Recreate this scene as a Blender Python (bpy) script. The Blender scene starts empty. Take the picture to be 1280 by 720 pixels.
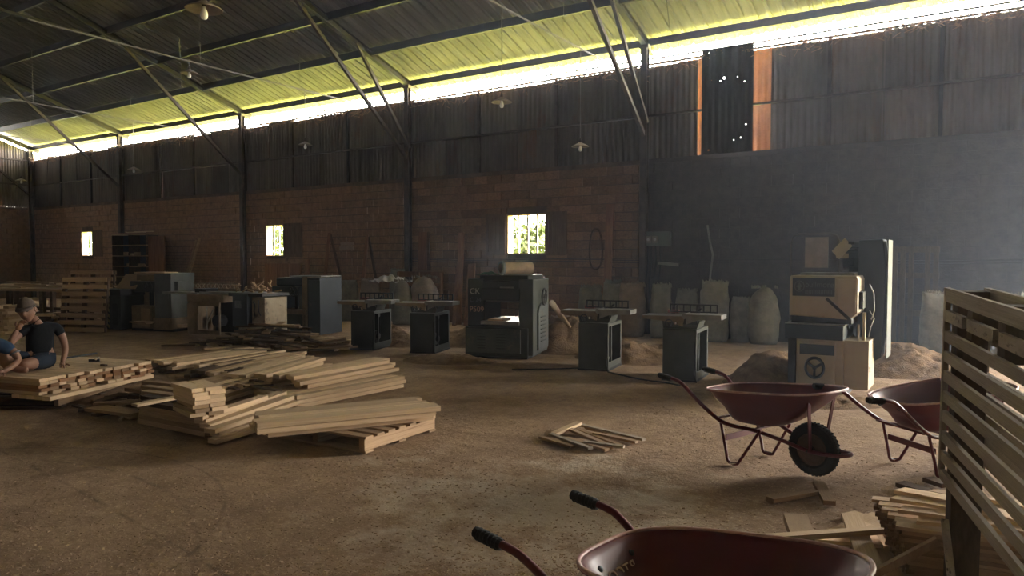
import bpy, math, random
from mathutils import Vector, Matrix, noise
R = random.Random(11)
PI = math.pi
rad = math.radians
SC = bpy.context.scene
COL = SC.collection

# ---------------------------------------------------------------- camera
EYE = 1.6
YAW, PITCH, FOC = rad(33.4), rad(2.29), 924.0
cd = bpy.data.cameras.new('camera')
cd.sensor_width = 36.0
cd.lens = FOC / 1280 * 36.0
cd.clip_start, cd.clip_end = 0.05, 400
cam = bpy.data.objects.new('camera', cd)
cam.location = (0, 0, EYE)
cam.rotation_euler = (PI / 2 - PITCH, 0, YAW)
COL.objects.link(cam)
SC.camera = cam

# ---------------------------------------------------------------- world, sun, exposure
SKY_STRENGTH = 9.0
w = bpy.data.worlds.new('world')
SC.world = w
w.use_nodes = True
nt = w.node_tree
bgn = nt.nodes['Background']
bgn.inputs[0].default_value = (1.0, 0.95, 0.87, 1)
bgn.inputs[1].default_value = SKY_STRENGTH
sd = bpy.data.lights.new('sun', 'SUN')
sd.energy = 22.0
sd.angle = rad(2.0)
sd.color = (1.0, 0.93, 0.8)
sun = bpy.data.objects.new('sun', sd)
sun.rotation_euler = (rad(14), rad(6), 0)      # high midday sun over the roof
COL.objects.link(sun)
SC.view_settings.view_transform = 'Standard'
SC.view_settings.look = 'None'
SC.view_settings.gamma = 1.0
SC.view_settings.exposure = 2.9
SC.view_settings.use_curve_mapping = False

# door / window openings: sky portals (daylight sampling) -----------------
def area(name, loc, rot, sx, sy, power=0.0, color=(1, 1, 1), portal=False, spread=180):
    l = bpy.data.lights.new(name, 'AREA')
    l.shape = 'RECTANGLE'
    l.size, l.size_y = sx, sy
    l.energy = power
    l.color = color
    l.spread = rad(spread)
    if portal:
        l.cycles.is_portal = True
    o = bpy.data.objects.new(name, l)
    o.location = loc
    o.rotation_euler = rot
    COL.objects.link(o)
    return o

WALL_Y = 14.7
X_L, X_R = -33.4, 9.0
Z_BRICK, Z_SHEET, Z_EAVE = 3.69, 5.68, 6.06
SLOPE = 0.335
RIDGE_Y = 2.0
BACK_Y = -10.7
OPP_Z = 6.4
DOOR = (2.4, 7.4, 4.5)           # gateway in the long wall, to the right of the frame: x0, x1, height
area('portal_eave', ((X_L + X_R) / 2, WALL_Y + 0.12, (Z_SHEET + Z_EAVE) / 2), (rad(-90), 0, 0), X_R - X_L, 0.42, portal=True)
area('portal_door', ((DOOR[0] + DOOR[1]) / 2, WALL_Y + 0.3, DOOR[2] / 2), (rad(-90), 0, 0), DOOR[1] - DOOR[0], DOOR[2], portal=True)

# ---------------------------------------------------------------- pixel of the photo -> ground point
_cy, _sy, _cp, _sp = math.cos(YAW), math.sin(YAW), math.cos(PITCH), math.sin(PITCH)
FW = Vector((-_sy * _cp, _cy * _cp, -_sp))
RT = Vector((_cy, _sy, 0))
UP = RT.cross(FW)
def ray(px, py):
    return FW + RT * ((px - 640) / FOC) - UP * ((py - 360) / FOC)
def G(px, py, z=0.0):
    d = ray(px, py)
    k = (z - EYE) / d.z
    return Vector((d.x * k, d.y * k, z))
def WP(px, py, Y=WALL_Y):
    d = ray(px, py)
    k = Y / d.y
    return Vector((d.x * k, Y, EYE + d.z * k))

# ---------------------------------------------------------------- mesh builder
class MB:
    def __init__(s):
        s.v, s.f = [], []
    def add(s, vs, fs):
        n = len(s.v)
        s.v += [tuple(p) for p in vs]
        s.f += [tuple(i + n for i in f) for f in fs]
        return s
    def box(s, c, d, M=None):
        c = Vector(c)
        vs = []
        for i in (-.5, .5):
            for j in (-.5, .5):
                for k in (-.5, .5):
                    p = Vector((i * d[0], j * d[1], k * d[2]))
                    if M is not None:
                        p = M @ p
                    vs.append(c + p)
        return s.add(vs, [(0, 1, 3, 2), (4, 6, 7, 5), (0, 4, 5, 1), (2, 3, 7, 6), (0, 2, 6, 4), (1, 5, 7, 3)])
    def bb(s, x0, x1, y0, y1, z0, z1):
        return s.box(((x0 + x1) / 2, (y0 + y1) / 2, (z0 + z1) / 2), (x1 - x0, y1 - y0, z1 - z0))
    def bar(s, p, q, w, h, up=(0, 0, 1)):
        p, q = Vector(p), Vector(q)
        d = q - p
        L = d.length
        x = d / L
        u = Vector(up)
        if abs(x.dot(u)) > 0.98:
            u = Vector((0, 1, 0))
        y = u.cross(x).normalized()
        z = x.cross(y)
        M = Matrix((x, y, z)).transposed()
        return s.box((p + q) / 2, (L, w, h), M)
    def tube(s, pts, r, n=8, closed=False, caps=True):
        pts = [Vector(p) for p in pts]
        m = len(pts)
        rs = r if isinstance(r, (list, tuple)) else [r] * m
        t0 = (pts[1] - pts[0]).normalized()
        a = Vector((0, 0, 1)) if abs(t0.z) < 0.9 else Vector((1, 0, 0))
        nrm = (a - t0 * a.dot(t0)).normalized()
        vs, fs = [], []
        for i, p in enumerate(pts):
            if closed:
                t = (pts[(i + 1) % m] - pts[i - 1]).normalized()
            else:
                t = (pts[min(i + 1, m - 1)] - pts[max(i - 1, 0)]).normalized()
            nrm = (nrm - t * nrm.dot(t)).normalized()
            b = t.cross(nrm)
            for k in range(n):
                an = 2 * PI * k / n
                vs.append(p + (nrm * math.cos(an) + b * math.sin(an)) * rs[i])
        for i in range(m if closed else m - 1):
            j = (i + 1) % m
            for k in range(n):
                l = (k + 1) % n
                fs.append((i * n + k, i * n + l, j * n + l, j * n + k))
        if caps and not closed:
            fs.append(tuple(range(n))[::-1])
            fs.append(tuple((m - 1) * n + k for k in range(n)))
        return s.add(vs, fs)
    def lathe(s, prof, n=24, M=None):
        vs, fs = [], []
        for r_, z_ in prof:
            for k in range(n):
                an = 2 * PI * k / n
                p = Vector((r_ * math.cos(an), r_ * math.sin(an), z_))
                vs.append(M @ p if M is not None else p)
        for i in range(len(prof) - 1):
            for k in range(n):
                l = (k + 1) % n
                fs.append((i * n + k, i * n + l, (i + 1) * n + l, (i + 1) * n + k))
        return s.add(vs, fs)
    def cyl(s, p, q, r, n=16):
        return s.tube([p, q], r, n)
    def prism(s, poly, h0, h1, M=None):
        n = len(poly)
        vs = [Vector((x, y, h0)) for x, y in poly] + [Vector((x, y, h1)) for x, y in poly]
        if M is not None:
            vs = [M @ p for p in vs]
        fs = [tuple(range(n))[::-1], tuple(range(n, 2 * n))]
        for i in range(n):
            j = (i + 1) % n
            fs.append((i, j, n + j, n + i))
        return s.add(vs, fs)
    def mesh(s, name, mat, smooth=False):
        me = bpy.data.meshes.new(name)
        me.from_pydata(s.v, [], s.f)
        me.validate()
        me.update()
        if mat:
            me.materials.append(mat)
        if smooth:
            me.polygons.foreach_set('use_smooth', [True] * len(me.polygons))
        return me
    def build(s, name, mat, parent=None, smooth=False, bevel=0, loc=None, rz=0):
        me = s.mesh(name, mat, smooth)
        o = bpy.data.objects.new(name, me)
        COL.objects.link(o)
        if parent:
            o.parent = parent
        if loc is not None:
            o.location = loc
            o.rotation_euler = (0, 0, rz)
        if bevel:
            b = o.modifiers.new('bevel', 'BEVEL')
            b.width = bevel
            b.segments = 2
            b.limit_method = 'ANGLE'
            b.harden_normals = False
        return o

def tag(o, label=None, cat=None, group=None, kind=None):
    if label: o['label'] = label
    if cat: o['category'] = cat
    if group: o['group'] = group
    if kind: o['kind'] = kind
    return o
def thing(name, loc, rz, label, cat, group=None):
    o = bpy.data.objects.new(name, None)
    o.empty_display_size = 0.1
    o.location = loc
    o.rotation_euler = (0, 0, rz)
    COL.objects.link(o)
    return tag(o, label, cat, group)
def children(o):
    return [c for c in bpy.data.objects if c.parent == o]
def copy_tree(o, parent=None):
    c = o.copy()
    COL.objects.link(c)
    c.parent = parent
    for ch in children(o):
        copy_tree(ch, c)
    return c
def struct(o):
    o['kind'] = 'structure'
    return o
def inst(name, me, parent=None, loc=(0, 0, 0), rot=(0, 0, 0), sc=(1, 1, 1)):
    o = bpy.data.objects.new(name, me)
    o.location, o.rotation_euler, o.scale = loc, rot, sc
    COL.objects.link(o)
    if parent:
        o.parent = parent
    return o

# ---------------------------------------------------------------- materials
def mat(name, c1, c2=None, scale=4.0, stretch=(1, 1, 1), rough=0.75, metal=0.0, bump=0.15, bscale=None,
        rnd=0.0, c3=None, s3=2.0, t3=0.6, spec=0.3, vor=False):
    m = bpy.data.materials.new(name)
    m.use_nodes = True
    t = m.node_tree
    N, L = t.nodes, t.links
    b = N['Principled BSDF']
    b.inputs['Roughness'].default_value = rough
    b.inputs['Metallic'].default_value = metal
    b.inputs['Specular IOR Level'].default_value = spec
    c2 = c2 or tuple(x * 0.7 for x in c1)
    tc = N.new('ShaderNodeTexCoord')
    mp = N.new('ShaderNodeMapping')
    mp.inputs['Scale'].default_value = stretch
    L.new(tc.outputs['Object'], mp.inputs['Vector'])
    oi = N.new('ShaderNodeObjectInfo')
    ad = N.new('ShaderNodeVectorMath')
    ad.operation = 'MULTIPLY_ADD'
    cb = N.new('ShaderNodeCombineXYZ')
    for i in range(3):
        L.new(oi.outputs['Random'], cb.inputs[i])
    L.new(cb.outputs[0], ad.inputs[0])
    ad.inputs[1].default_value = (37, 53, 71)
    L.new(mp.outputs[0], ad.inputs[2])
    nz = N.new('ShaderNodeTexNoise')
    nz.inputs['Scale'].default_value = scale
    nz.inputs['Detail'].default_value = 6
    nz.inputs['Roughness'].default_value = 0.65
    L.new(ad.outputs[0], nz.inputs['Vector'])
    cr = N.new('ShaderNodeValToRGB')
    cr.color_ramp.elements[0].position = 0.33
    cr.color_ramp.elements[1].position = 0.68
    cr.color_ramp.elements[0].color = (*c2, 1)
    cr.color_ramp.elements[1].color = (*c1, 1)
    L.new(nz.outputs['Fac'], cr.inputs[0])
    col = cr.outputs[0]
    if c3:
        n3 = N.new('ShaderNodeTexNoise')
        n3.inputs['Scale'].default_value = s3
        n3.inputs['Detail'].default_value = 8
        n3.inputs['Roughness'].default_value = 0.7
        L.new(ad.outputs[0], n3.inputs['Vector'])
        r3 = N.new('ShaderNodeValToRGB')
        r3.color_ramp.elements[0].position = t3 - 0.05
        r3.color_ramp.elements[1].position = t3 + 0.08
        L.new(n3.outputs['Fac'], r3.inputs[0])
        mx = N.new('ShaderNodeMixRGB')
        L.new(r3.outputs[0], mx.inputs[0])
        L.new(col, mx.inputs[1])
        mx.inputs[2].default_value = (*c3, 1)
        col = mx.outputs[0]
    if rnd:
        mr = N.new('ShaderNodeMapRange')
        mr.inputs['To Min'].default_value = 1 - rnd
        mr.inputs['To Max'].default_value = 1 + rnd * 0.6
        L.new(oi.outputs['Random'], mr.inputs['Value'])
        hs = N.new('ShaderNodeHueSaturation')
        L.new(mr.outputs[0], hs.inputs['Value'])
        L.new(col, hs.inputs['Color'])
        col = hs.outputs[0]
    L.new(col, b.inputs['Base Color'])
    if bump:
        bn = N.new('ShaderNodeTexNoise')
        bn.inputs['Scale'].default_value = bscale or scale * 4
        bn.inputs['Detail'].default_value = 5
        L.new(ad.outputs[0], bn.inputs['Vector'])
        bp = N.new('ShaderNodeBump')
        bp.inputs['Strength'].default_value = bump
        bp.inputs['Distance'].default_value = 0.02
        L.new(bn.outputs['Fac'], bp.inputs['Height'])
        L.new(bp.outputs[0], b.inputs['Normal'])
    return m

M = {}
M['brick'] = mat('clay_block', (.30, .185, .12), (.185, .118, .08), 6, rough=.95, bump=.5, rnd=.28, c3=(.10, .075, .06), s3=3, t3=.62, spec=.1)
M['brick_dark'] = mat('dark_clay_block', (.085, .075, .073), (.055, .05, .05), 6, rough=.95, bump=.4, rnd=.12, spec=.08)  # darker, greyer blocks for the right-hand wall section
M['rust'] = mat('orange_leak_light', (.52, .23, .10), (.38, .16, .07), 3, rough=.8, bump=.1)  # orange of leaking light put into the sheet colour
M['cream_old'] = mat('stained_cream_paint', (.36, .30, .21), (.25, .2, .14), 5, rough=.6, bump=.08, c3=(.12, .09, .065), s3=6, t3=.58)
M['mortar_dark'] = mat('dark_mortar', (.08, .07, .066), (.055, .05, .048), 2.5, rough=.95, bump=.4, bscale=30, spec=.1)  # darker mortar to go with the dark blocks
M['mortar'] = mat('mortar', (.17, .125, .095), (.10, .073, .057), 2.5, rough=.95, bump=.5, bscale=30, spec=.1)
M['sheet'] = mat('weathered_wall_sheet', (.165, .135, .116), (.09, .076, .069), 1.6, (1, 1, .4), rough=.62, metal=.15, bump=.08, rnd=.22, c3=(.14, .075, .045), s3=1.3, t3=.62)
M['sheet_dark'] = mat('dark_wall_sheet', (.055, .055, .062), (.035, .035, .04), 2, rough=.7, metal=.1, bump=.05)
M['roof'] = mat('zinc_roof_sheet', (.23, .225, .20), (.145, .142, .127), 1.3, (2.5, .35, 1), rough=.75, metal=.0, bump=.04, rnd=.12, c3=(.15, .12, .09), s3=1.0, t3=.66)
M['steel'] = mat('dark_steel', (.055, .05, .05), (.035, .032, .033), 3, rough=.6, metal=.3, bump=.08)
M['steel_rust'] = mat('rusty_steel', (.11, .085, .07), (.05, .045, .042), 4, rough=.7, metal=.25, bump=.12)
M['conduit'] = mat('grey_conduit', (.22, .20, .18), (.14, .13, .12), 3, rough=.5, bump=.05)
M['pale'] = mat('pale_sawn_wood', (.70, .53, .36), (.50, .35, .215), 2.2, (1.2, 10, 5), rough=.8, bump=.12, rnd=.26, c3=(.36, .22, .12), s3=1.1, t3=.66, spec=.15)
M['mid'] = mat('tan_wood', (.42, .29, .18), (.28, .185, .11), 2.2, (1.2, 10, 5), rough=.85, bump=.15, rnd=.3, c3=(.18, .11, .07), s3=1.3, t3=.63, spec=.12)
M['dark'] = mat('dark_wood', (.13, .088, .06), (.07, .048, .035), 2.5, (1.2, 9, 5), rough=.88, bump=.2, rnd=.35, spec=.1)
M['end'] = mat('plank_end', (.36, .20, .11), (.20, .11, .06), 9, rough=.9, bump=.2, rnd=.4, spec=.1)
M['redwood'] = mat('reddish_leaning_wood', (.30, .165, .10), (.19, .10, .065), 2, (8, 8, 1), rough=.88, bump=.12, rnd=.25, spec=.1)
M['rack'] = mat('mossy_rack_wood', (.42, .355, .275), (.28, .235, .18), 7, (1, 3, 3), rough=.9, bump=.3, rnd=.15, c3=(.065, .055, .045), s3=14, t3=.6, spec=.1)
M['rack_post'] = mat('rack_post_wood', (.12, .092, .068), (.07, .055, .042), 6, (4, 4, 1), rough=.9, bump=.25, spec=.1)
M['green'] = mat('grey_green_enamel', (.08, .085, .075), (.055, .06, .053), 3, rough=.5, metal=.0, bump=.04, c3=(.15, .12, .09), s3=2.2, t3=.66)
M['green_d'] = mat('dark_green_grey_enamel', (.045, .047, .043), (.03, .033, .031), 3, rough=.5, bump=.04, c3=(.12, .095, .07), s3=2.5, t3=.68)
M['blue'] = mat('blue_grey_enamel', (.05, .062, .074), (.034, .043, .052), 2.5, rough=.5, bump=.04, c3=(.14, .12, .10), s3=2, t3=.66)
M['navy'] = mat('navy_enamel', (.028, .036, .046), (.02, .026, .034), 3, rough=.5, bump=.03, c3=(.10, .085, .07), s3=3, t3=.7)
M['greyblue'] = mat('pale_grey_blue_enamel', (.12, .13, .128), (.085, .092, .09), 2.5, rough=.55, bump=.05, c3=(.17, .13, .09), s3=2, t3=.64)
M['cream'] = mat('cream_enamel', (.44, .37, .265), (.36, .295, .21), 3, rough=.5, bump=.05, c3=(.26, .19, .13), s3=5, t3=.68)
M['dustbrown'] = mat('sawdust_caked_metal', (.27, .20, .135), (.17, .125, .085), 5, rough=.85, bump=.3)
M['iron'] = mat('worn_cast_iron', (.30, .29, .27), (.17, .165, .155), 4, rough=.38, metal=.6, bump=.05, c3=(.14, .11, .09), s3=4, t3=.66)
M['iron_d'] = mat('dark_cast_iron', (.05, .05, .052), (.03, .03, .032), 4, rough=.5, metal=.4, bump=.08)
M['black'] = mat('black_metal', (.02, .02, .022), (.012, .012, .014), 4, rough=.5, bump=.05)
M['chrome'] = mat('bright_metal', (.6, .6, .6), (.45, .45, .45), 4, rough=.25, metal=.9, bump=0)
M['red'] = mat('oxide_red_paint', (.125, .016, .022), (.085, .011, .016), 3, rough=.42, bump=.04, c3=(.20, .12, .08), s3=4, t3=.69, spec=.45)
M['redrim'] = mat('highlit_red_rim', (.62, .42, .36), (.34, .14, .13), 9, rough=.45, bump=.08, spec=.5)  # rim highlight put into a pale colour, shared by the pressed lettering
M['rubber'] = mat('black_rubber', (.028, .027, .026), (.017, .017, .017), 6, rough=.8, bump=.15, c3=(.09, .07, .05), s3=5, t3=.66)
M['tub'] = mat('brown_wheel_disc', (.12, .07, .045), (.06, .035, .025), 6, rough=.7, bump=.1)
M['sack'] = mat('woven_white_sack', (.24, .225, .18), (.15, .142, .118), 7, rough=.7, bump=.35, bscale=26, rnd=.2, c3=(.22, .18, .13), s3=2.5, t3=.63)
M['sackbrown'] = mat('dusty_brown_sack', (.26, .20, .15), (.17, .13, .10), 6, rough=.85, bump=.35, bscale=24, rnd=.1)
M['plastic'] = mat('crumpled_white_plastic', (.55, .55, .54), (.40, .40, .39), 5, rough=.45, bump=.5, bscale=12)
M['skin'] = mat('skin', (.25, .13, .085), (.20, .105, .068), 6, rough=.55, bump=.04, spec=.4)
M['tee'] = mat('black_tshirt', (.013, .014, .017), (.009, .01, .012), 8, rough=.9, bump=.15, spec=.15)
M['shorts'] = mat('navy_shorts', (.022, .03, .045), (.014, .02, .03), 8, rough=.9, bump=.15, spec=.15)
M['bluecloth'] = mat('blue_shirt', (.035, .062, .115), (.022, .04, .078), 5, rough=.9, bump=.2, spec=.15)
M['cuff'] = mat('grey_cuff', (.12, .125, .135), (.08, .085, .09), 8, rough=.9, bump=.15, spec=.15)
M['cap'] = mat('grey_brown_cap', (.12, .095, .08), (.08, .062, .053), 9, rough=.9, bump=.2, spec=.15)
M['hair'] = mat('black_hair', (.012, .011, .011), (.008, .008, .008), 12, rough=.7, bump=.3)
M['lampshade'] = mat('enamel_lamp_shade', (.38, .31, .25), (.26, .21, .17), 8, rough=.5, metal=.1, bump=.05)
M['bulb'] = mat('milky_bulb', (.85, .83, .80), (.8, .78, .75), 4, rough=.25, bump=0)
M['dust'] = mat('sawdust', (.25, .165, .10), (.14, .092, .058), 9, rough=1, bump=.9, bscale=55, c3=(.12, .075, .05), s3=5, t3=.6, spec=.05)
M['straw'] = mat('dusty_straw', (.42, .28, .18), (.25, .17, .11), 10, rough=.95, bump=.1, spec=.05)
M['leaf'] = mat('leaf', (.06, .075, .018), (.025, .04, .01), 2, rough=.7, bump=0, spec=.2)
M['grass'] = mat('sunlit_grass_ground', (.47, .47, .10), (.38, .39, .085), .8, rough=.95, bump=.3, spec=.05)
M['yard'] = mat('sandy_yard', (.46, .36, .25), (.38, .29, .2), .8, rough=.95, bump=.3, spec=.05)
M['white_letter'] = mat('white_lettering', (.55, .50, .42), (.42, .38, .32), 12, rough=.7, bump=0)
M['faded_letter'] = mat('faded_lettering', (.14, .155, .17), (.10, .11, .12), 12, rough=.7, bump=0)
M['orange_letter'] = mat('orange_lettering', (.50, .32, .22), (.4, .25, .17), 12, rough=.7, bump=0)
M['plate'] = mat('dark_name_plate', (.06, .07, .085), (.045, .05, .06), 8, rough=.5, bump=0)
M['yellow'] = mat('dull_yellow_paint', (.36, .29, .13), (.25, .2, .1), 6, rough=.6, bump=.05)
M['cloth_green'] = mat('green_cloth', (.06, .15, .07), (.04, .10, .05), 6, rough=.9, bump=.2)
M['whitebar'] = mat('white_window_bar', (.42, .42, .41), (.34, .34, .33), 6, rough=.5, bump=0)
M['shutter'] = mat('old_shutter_wood', (.17, .115, .08), (.10, .07, .05), 3, (5, 5, 1), rough=.88, bump=.2)
M['paper'] = mat('yellowed_paper', (.35, .27, .2), (.28, .21, .16), 8, rough=.9, bump=0)
M['redbox'] = mat('dull_red_plastic', (.22, .05, .045), (.16, .04, .035), 6, rough=.5, bump=0)
M['tan'] = mat('tan_board', (.36, .25, .155), (.28, .19, .12), 2.5, rough=.85, bump=.08)

# floor material: trodden earth over concrete, worn pale patches, curved tyre tracks
def floor_material():
    m = bpy.data.materials.new('trodden_earth_floor')
    m.use_nodes = True
    t = m.node_tree
    N, L = t.nodes, t.links
    b = N['Principled BSDF']
    b.inputs['Roughness'].default_value = .92
    b.inputs['Specular IOR Level'].default_value = .15
    tc = N.new('ShaderNodeTexCoord')
    P = tc.outputs['Object']
    def noi(s, d=6, r=.6, vec=P):
        n = N.new('ShaderNodeTexNoise')
        n.inputs['Scale'].default_value = s
        n.inputs['Detail'].default_value = d
        n.inputs['Roughness'].default_value = r
        L.new(vec, n.inputs['Vector'])
        return n.outputs['Fac']
    def ramp(src, p0, p1, c0=(0, 0, 0), c1=(1, 1, 1)):
        r = N.new('ShaderNodeValToRGB')
        r.color_ramp.elements[0].position = p0
        r.color_ramp.elements[1].position = p1
        r.color_ramp.elements[0].color = (*c0, 1)
        r.color_ramp.elements[1].color = (*c1, 1)
        L.new(src, r.inputs[0])
        return r.outputs[0]
    def mix(f, a, c, mode='MIX'):
        x = N.new('ShaderNodeMixRGB')
        x.blend_type = mode
        for i, s in enumerate((f, a, c)):
            if isinstance(s, (int, float)):
                x.inputs[i].default_value = s
            elif isinstance(s, tuple):
                x.inputs[i].default_value = (*s, 1)
            else:
                L.new(s, x.inputs[i])
        return x.outputs[0]
    def math_(op, a, c=None):
        x = N.new('ShaderNodeMath')
        x.operation = op
        for i, s in enumerate((a, c)):
            if s is None: continue
            if isinstance(s, (int, float)): x.inputs[i].default_value = s
            else: L.new(s, x.inputs[i])
        return x.outputs[0]
    base = ramp(noi(.45), .3, .7, (.22, .142, .09), (.38, .258, .165))
    base = mix(.62, base, ramp(noi(3.2, 8, .7), .3, .72, (.17, .11, .07), (.47, .33, .215)))
    base = mix(ramp(noi(26, 6, .7), .52, .72), base, (.19, .125, .082))
    base = mix(ramp(noi(60, 3, .6), .60, .72), base, (.60, .45, .30))
    # pale worn cement showing through
    ds = N.new('ShaderNodeVectorMath'); ds.operation = 'DISTANCE'
    L.new(P, ds.inputs[0]); ds.inputs[1].default_value = (-2.4, 4.0, 0)
    near = math_('SUBTRACT', 1.0, math_('DIVIDE', ds.outputs['Value'], 2.4))
    fac = math_('ADD', math_('MULTIPLY', near, .36), noi(1.6, 8, .72))
    base = mix(math_('MULTIPLY', ramp(fac, .66, .84), .5), base, (.52, .46, .38))
    base = mix(math_('MULTIPLY', ramp(noi(.9, 8, .75), .6, .74), .5), base, (.34, .28, .22))
    # tyre tracks
    for (cx, cy, rr, wd) in TRACKS:
        d2 = N.new('ShaderNodeVectorMath'); d2.operation = 'DISTANCE'
        L.new(P, d2.inputs[0]); d2.inputs[1].default_value = (cx, cy, 0)
        a = math_('ABSOLUTE', math_('SUBTRACT', d2.outputs['Value'], rr))
        a = math_('ADD', a, math_('MULTIPLY', noi(3.0, 4), wd * 1.2))
        f = ramp(a, wd * .55, wd * 1.3, (1, 1, 1), (0, 0, 0))
        f = math_('MULTIPLY', f, ramp(noi(5.0, 5), .40, .60))
        base = mix(math_('MULTIPLY', f, .6), base, (.075, .05, .035))
    L.new(base, b.inputs['Base Color'])
    h = math_('ADD', math_('MULTIPLY', noi(3, 8, .7), 1.0), math_('MULTIPLY', noi(34, 5, .7), .35))
    bp = N.new('ShaderNodeBump')
    bp.inputs['Strength'].default_value = .8
    bp.inputs['Distance'].default_value = .05
    L.new(h, bp.inputs['Height'])
    L.new(bp.outputs[0], b.inputs['Normal'])
    return m
def circ(a, b, c):
    ax, ay, bx, by, cx, cy = a.x, a.y, b.x, b.y, c.x, c.y
    d = 2 * (ax * (by - cy) + bx * (cy - ay) + cx * (ay - by))
    ux = ((ax**2 + ay**2) * (by - cy) + (bx**2 + by**2) * (cy - ay) + (cx**2 + cy**2) * (ay - by)) / d
    uy = ((ax**2 + ay**2) * (cx - bx) + (bx**2 + by**2) * (ax - cx) + (cx**2 + cy**2) * (bx - ax)) / d
    return ux, uy, math.hypot(ax - ux, ay - uy)
TRACKS = [(*circ(G(90, 577), G(190, 603), G(237, 640)), .035),
          (*circ(G(205, 570), G(265, 595), G(278, 640)), .03),
          (*circ(G(95, 610), G(150, 640), G(200, 668)), .03)]

# ================================================================= SETTING
def gridmesh(x0, x1, y0, y1, nx, ny, hf):
    m = MB()
    vs = [(x0 + (x1 - x0) * i / nx, y0 + (y1 - y0) * j / ny,
           hf(x0 + (x1 - x0) * i / nx, y0 + (y1 - y0) * j / ny)) for j in range(ny + 1) for i in range(nx + 1)]
    fs = [(j * (nx + 1) + i, j * (nx + 1) + i + 1, (j + 1) * (nx + 1) + i + 1, (j + 1) * (nx + 1) + i)
          for j in range(ny) for i in range(nx)]
    return m.add(vs, fs)
fl = gridmesh(X_L - .2, X_R + .2, BACK_Y, WALL_Y + .15, 280, 170,
              lambda x, y: .012 * noise.noise(Vector((x * .8, y * .8, 0))) - .012 + .004 * noise.noise(Vector((x * 4, y * 4, 3))))
struct(fl.build('floor', floor_material(), smooth=True))

# --- brick lower wall: mortar core with window holes, blocks in front
WIN = [(-29.55, -28.72, 1.69, 2.64), (-18.66, -17.83, 1.66, 2.62), (-9.83, -8.74, 1.69, 2.65)]
GATE = [(DOOR[0], DOOR[1], -.05, Z_BRICK)]
TH = .22
def wall_core(name, x0, x1, z0, z1, holes, y0, y1):
    m = MB()
    xs = x0
    for a, b_, c, d in holes:
        m.bb(xs, a, y0, y1, z0, z1)
        m.bb(a, b_, y0, y1, z0, c)
        m.bb(a, b_, y0, y1, d, z1)
        xs = b_
    m.bb(xs, x1, y0, y1, z0, z1)
    return m
wall_back = struct(wall_core('wall_back', X_L, X_R, -.05, Z_BRICK, WIN + GATE, WALL_Y + .018, WALL_Y + TH).build('wall_back', M['mortar']))
DOORH = 3.69
bm1 = MB().box((0, 0, 0), (1, 1, 1)).mesh('brick', M['brick'])
def blocked(x0, x1, z0, z1):
    return any(x1 > a + .005 and x0 < b_ - .005 and z1 > c + .005 and z0 < d - .005 for a, b_, c, d in WIN)
stuff, stuff_dark = MB(), MB()
nb = 0
def put_block(x0, x1, z0, z1, single):
    global nb
    j = .013 if z1 - z0 > .15 else .007
    w0, w1, h0, h1 = x0 + j / 2 + R.uniform(0, .006), x1 - j / 2, z0 + j / 2, z1 - j / 2 - R.uniform(0, .006)
    pr = R.uniform(.0, .024 if z1 - z0 > .15 else .010)
    y0, y1 = WALL_Y - pr, WALL_Y + .03
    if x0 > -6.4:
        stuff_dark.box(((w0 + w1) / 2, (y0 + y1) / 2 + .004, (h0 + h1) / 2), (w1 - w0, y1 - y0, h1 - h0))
    elif single and nb < 300:
        inst('brick', bm1, wall_back, ((w0 + w1) / 2, (y0 + y1) / 2, (h0 + h1) / 2), (0, R.uniform(-.012, .012), 0), (w1 - w0, y1 - y0, h1 - h0))
        nb += 1
    else:
        a = Matrix.Rotation(R.uniform(-.012, .012), 3, 'Y')
        stuff.box(((w0 + w1) / 2, (y0 + y1) / 2, (h0 + h1) / 2), (w1 - w0, y1 - y0, h1 - h0), a)
def lay(xa, xb, z0, z1, bw, bh, single):
    nz = int(round((z1 - z0) / bh))
    for k in range(nz):
        za, zb = z0 + (z1 - z0) * k / nz, z0 + (z1 - z0) * (k + 1) / nz
        x = xa - (bw / 2 if k % 2 else 0)
        while x < xb - .02:
            a, b_ = max(x, xa), min(x + bw, xb)
            x += bw
            if b_ - a < .05: continue
            segs = [(a, b_)]
            for (h0, h1, c, d) in WIN:
                if zb > c + .02 and za < d - .02:
                    ns = []
                    for (p, q) in segs:
                        if q <= h0 or p >= h1: ns.append((p, q)); continue
                        if p < h0 - .03: ns.append((p, h0))
                        if q > h1 + .03: ns.append((h1, q))
                    segs = ns
            for p, q in segs:
                put_block(p, q, za, zb, single)
lay(-13.0, -6.45, 0, 3.6, .40, .20, True)
lay(X_L, -26.7, 0, 3.6, .40, .20, False)
lay(-26.5, -19.8, 1.8, 3.6, .40, .20, False)
lay(-26.5, -19.8, 0, 1.8, .25, .10, False)
lay(-19.6, -13.1, 0, 3.6, .40, .20, False)
lay(-6.3, 1.2, 0, 3.6, .40, .20, False)
so = stuff.build('clay_blocks', M['brick'], wall_back)
so['kind'] = 'stuff'
so = stuff_dark.build('dark_blocks', M['brick_dark'], wall_back)
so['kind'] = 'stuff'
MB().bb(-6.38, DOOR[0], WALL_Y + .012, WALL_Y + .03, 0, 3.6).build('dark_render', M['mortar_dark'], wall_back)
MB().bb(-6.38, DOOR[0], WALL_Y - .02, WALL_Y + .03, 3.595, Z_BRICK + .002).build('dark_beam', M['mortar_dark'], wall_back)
MB().bb(X_L, DOOR[0], WALL_Y - .015, WALL_Y + .2, 3.6, Z_BRICK).build('ring_beam', M['mortar'], wall_back)

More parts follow.
